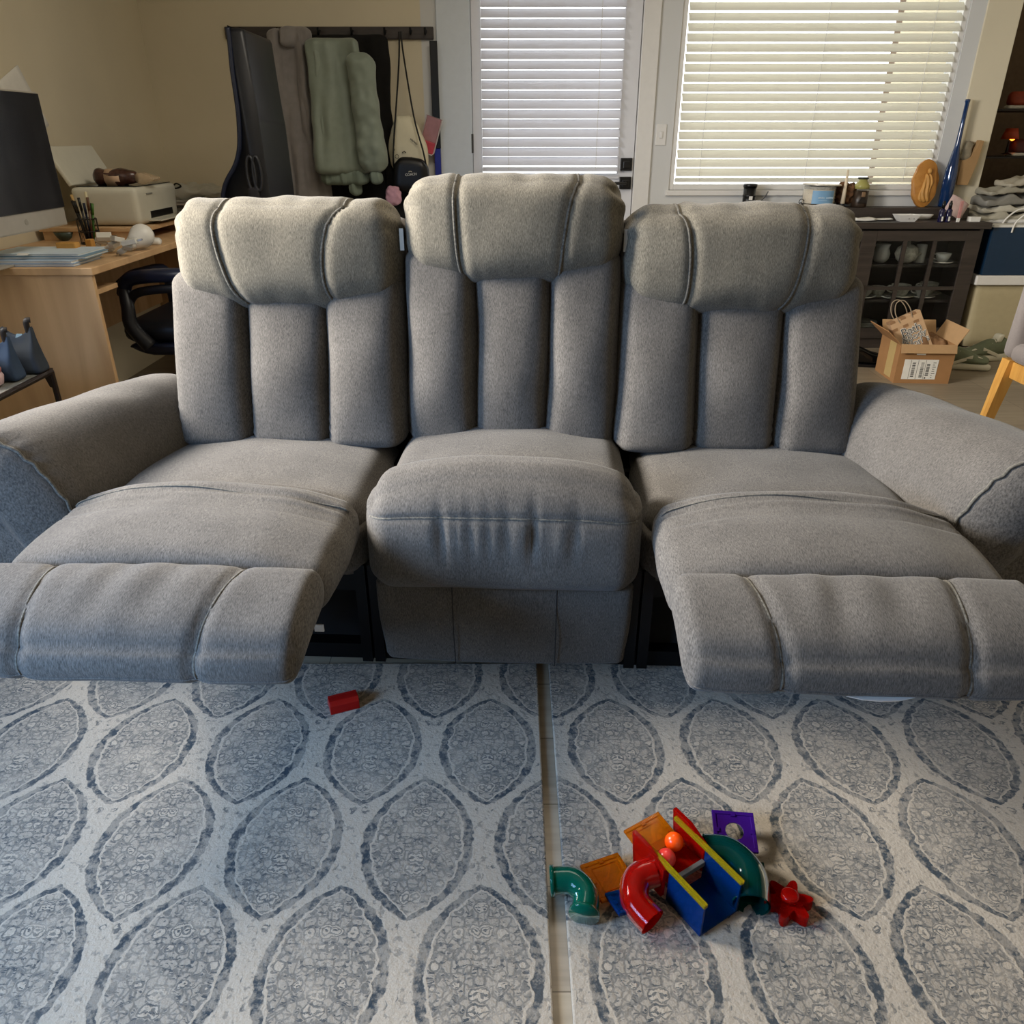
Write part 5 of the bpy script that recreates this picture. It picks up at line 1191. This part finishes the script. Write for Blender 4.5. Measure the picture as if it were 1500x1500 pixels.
def tile(lab, m, loc, rot, s=.075, hole=False, grp=None):
    t = thing('magnetic_tile', lab, 'toy tile', loc, rot=rot, group=grp); h = s/2
    b = bmesh.new(); f = .007
    box(b, -h, h, -h, -h+f, 0, .006, bev=.001); box(b, -h, h, h-f, h, 0, .006, bev=.001); box(b, -h, -h+f, -h+f, h-f, 0, .006, bev=.001); box(b, h-f, h, -h+f, h-f, 0, .006, bev=.001)
    mk('tile_frame', b, m, t)
    if hole:
        b = bmesh.new(); n = 32; inn = [(.016*cos(2*pi*k/n), .016*sin(2*pi*k/n)) for k in range(n)]; sq = []
        for k in range(n):
            a = 2*pi*k/n; c, s_ = cos(a), sin(a); q_ = (h-f)/max(abs(c), abs(s_)); sq.append((c*q_, s_*q_))
        for zz, rv in ((.0015, 1), (.0045, 0)):
            A_ = [b.verts.new((x, y, zz)) for x, y in inn]; D_ = [b.verts.new((x, y, zz)) for x, y in sq]
            for k in range(n):
                q_ = (A_[k], D_[k], D_[(k+1) % n], A_[(k+1) % n]); b.faces.new(q_[::-1] if rv else q_)
            if rv: A0 = A_
        for k in range(n): b.faces.new((A0[k], A0[(k+1) % n], A_[(k+1) % n], A_[k]))
        mk('tile_panel', b, m, t)
    else:
        mk('tile_panel', B(-h+f, h-f, -h+f, h-f, .0018, .0042), m, t)
        b = bmesh.new(); k = h*.62; tube(b, [(-k, -k, .0045), (k, -k, .0045), (k, k, .0045), (-k, k, .0045)], .0011, 4, closed=True); mk('moulded_square', b, m, t)
    for dx, dy in ((0, 1), (0, -1), (1, 0), (-1, 0)): mk('magnet_lug', B(dx*(h-.006)-.004, dx*(h-.006)+.004, dy*(h-.006)-.004, dy*(h-.006)+.004, .001, .0066), m, t)
    return t
p = at(958, 1228, Z=.06); tile('raised orange square tile at the back of the toy pile', ORG, (p.x, p.y, .058), (radians(4), radians(-6), radians(28)))
p = at(893, 1288, Z=.02); tile('amber square tile lying flat left of the toy pile', ORG, (p.x, p.y, .022), (radians(2), radians(4), radians(24)))
p = at(1075, 1222, Z=.03); tile('purple square tile with round hole', PUR, (p.x, p.y, .035), (radians(14), 0, radians(-6)), .074, True)
p = at(1092, 1285, Z=.03); tile('dark green square tile in front of purple one', DGR, (p.x, p.y, .016), (radians(10), 0, radians(-6)), .074)
# the marble box: two red end brackets, yellow rails, blue and clear walls
cx, cy_ = at(1005, 1285, Z=.04).x, at(1005, 1285, Z=.04).y; az = radians(-58)
mb = thing('marble_run_box', 'red, yellow and blue marble box in the middle of the toys', 'toy', (cx, cy_, ZR), az)
# local x runs along the yellow rails
for sy in (-1, 1): mk('yellow_rail', B(-.075, .080, sy*.040-.004, sy*.040+.004, .070, .078, bev=.001), YEL, mb); mk('side_wall', B(.0, .078, sy*.040-.002, sy*.040+.002, .004, .070), BLUE, mb)
for sy in (-1, 1):
    mk('red_bracket', prism(bmesh.new(), [(-.075, .010), (-.005, .010), (-.005, .070), (-.045, .085), (-.085, .085)], -.004, .004, T(0, sy*.046, 0) @ RX(radians(90), 4, 'X'), .001), RED, mb)
mk('floor_panel', B(-.075, .0, -.038, .038, .036, .040), RED, mb); mk('blue_floor', B(.002, .078, -.038, .038, .004, .008), BLUE, mb); mk('cross_rail', B(-.004, .004, -.038, .038, .036, .046, bev=.001), mat('grey_rail', (.35, .35, .35), .3), mb)
sph = [(0, -.016)]+[(.016*cos(a), .016*sin(a)) for a in [(-pi/2)+pi*k/12 for k in range(1, 12)]]+[(0, .016)]
Mz = RX(az, 4, 'Z')
for i, (lx, ly, c, lab) in enumerate(((-.048, .014, (.98, .32, .05), 'orange ball resting in the marble box'), (-.030, -.020, (.82, .22, .20), 'dull red ball resting in the marble box'))):
    w_ = Vector((cx, cy_, ZR)) + Mz @ Vector((lx, ly, .057)); single('toy_ball', lathe(bmesh.new(), sph, 24), mat('ball_'+str(i), c, .25, var=.03), lab, 'ball', w_, 'balls in the marble box', True)
# curved pieces
def elbow(lab, m, pts, r, rim, seg=18, cat='toy tube'):
    P_ = bez(pts, 8); c = P_[0].copy(); c.z = ZR; t = thing('curved_tube', lab, cat, c)
    Q_ = [q_-c for q_ in P_]; b = bmesh.new(); tube(b, Q_, r, seg, cap=False); b2 = bmesh.new(); tube(b, Q_, r*.88, seg, cap=False)
    mk('tube_wall', b, m, t, True)
    for q0, q1 in ((Q_[0], Q_[1]), (Q_[-1], Q_[-2])):
        d_ = (q1-q0).normalized(); mk('tube_rim', tube(bmesh.new(), [q0-d_*.003, q0+d_*.004], r+.003, seg), m, t, True) if rim else None
    return t
a0 = at(812, 1296, Z=.03); a1 = at(858, 1312, Z=.03)
elbow('teal elbow tube at the left end of toys', TEAL, [(a0.x-.004, a0.y+.004, .034), (a0.x+.03, a0.y+.002, .036), (a0.x+.05, a0.y-.022, .034), (a0.x+.045, a0.y-.055, .032)], .022, True)
a0 = at(935, 1300, Z=.045)
elbow('clear red curved tube against the red bracket', RED, [(a0.x+.03, a0.y+.022, .055), (a0.x+.0, a0.y+.012, .05), (a0.x-.008, a0.y-.022, .042), (a0.x+.015, a0.y-.055, .035)], .024, False)
a0 = at(1075, 1275, Z=.035)
elbow('large dark green curved tube behind the yellow rail', DGR, [(a0.x-.045, a0.y+.028, .045), (a0.x-.005, a0.y+.022, .045), (a0.x+.020, a0.y-.015, .04), (a0.x+.012, a0.y-.065, .034)], .030, False)
a0 = at(905, 1308, Z=.03); tile('dark blue striped tile lying in front of amber tile', BLUE, (a0.x+.010, a0.y-.018, .03), (radians(-12), radians(6), radians(20)), .05)
a0 = at(1150, 1312, Z=.02)
gr_ = thing('gear_flower', 'red flower-shaped toy piece at right end of the toys', 'toy', (a0.x, a0.y-.015, ZR))
b = bmesh.new(); n = 64
prism(b, [((.030+.010*cos(6*2*pi*k/n))*cos(2*pi*k/n), (.030+.010*cos(6*2*pi*k/n))*sin(2*pi*k/n)) for k in range(n)], 0, .022, None, .001); mk('petal_ring', b, RED, gr_)
mk('hub', lathe(bmesh.new(), [(.014, .0225), (.014, .032), (.010, .034), (0, .034)], 20), RED, gr_, True)
# red channel block on the rug
rb = thing('toy_block', 'red plastic channel block alone on the rug', 'toy block', (-.375, 1.352, ZR), radians(22))
b = bmesh.new(); prism(b, [(-.022, 0), (.022, 0), (.022, .010), (.010, .012), (.006, .028), (-.014, .030), (-.022, .022)], -.032, .032, RX(radians(90), 4, 'X') @ RX(radians(90), 4, 'Y') if False else Matrix(((0, 0, 1, 0), (1, 0, 0, 0), (0, 1, 0, 0), (0, 0, 0, 1))), .0015)
mk('channel', b, plast('red_solid', (.72, .12, .10), .15, .3), rb); mk('ledge', B(-.030, .034, .016, .026, .010, .016, bev=.001), plast('red_solid2', (.74, .13, .11), .15, .3), rb)
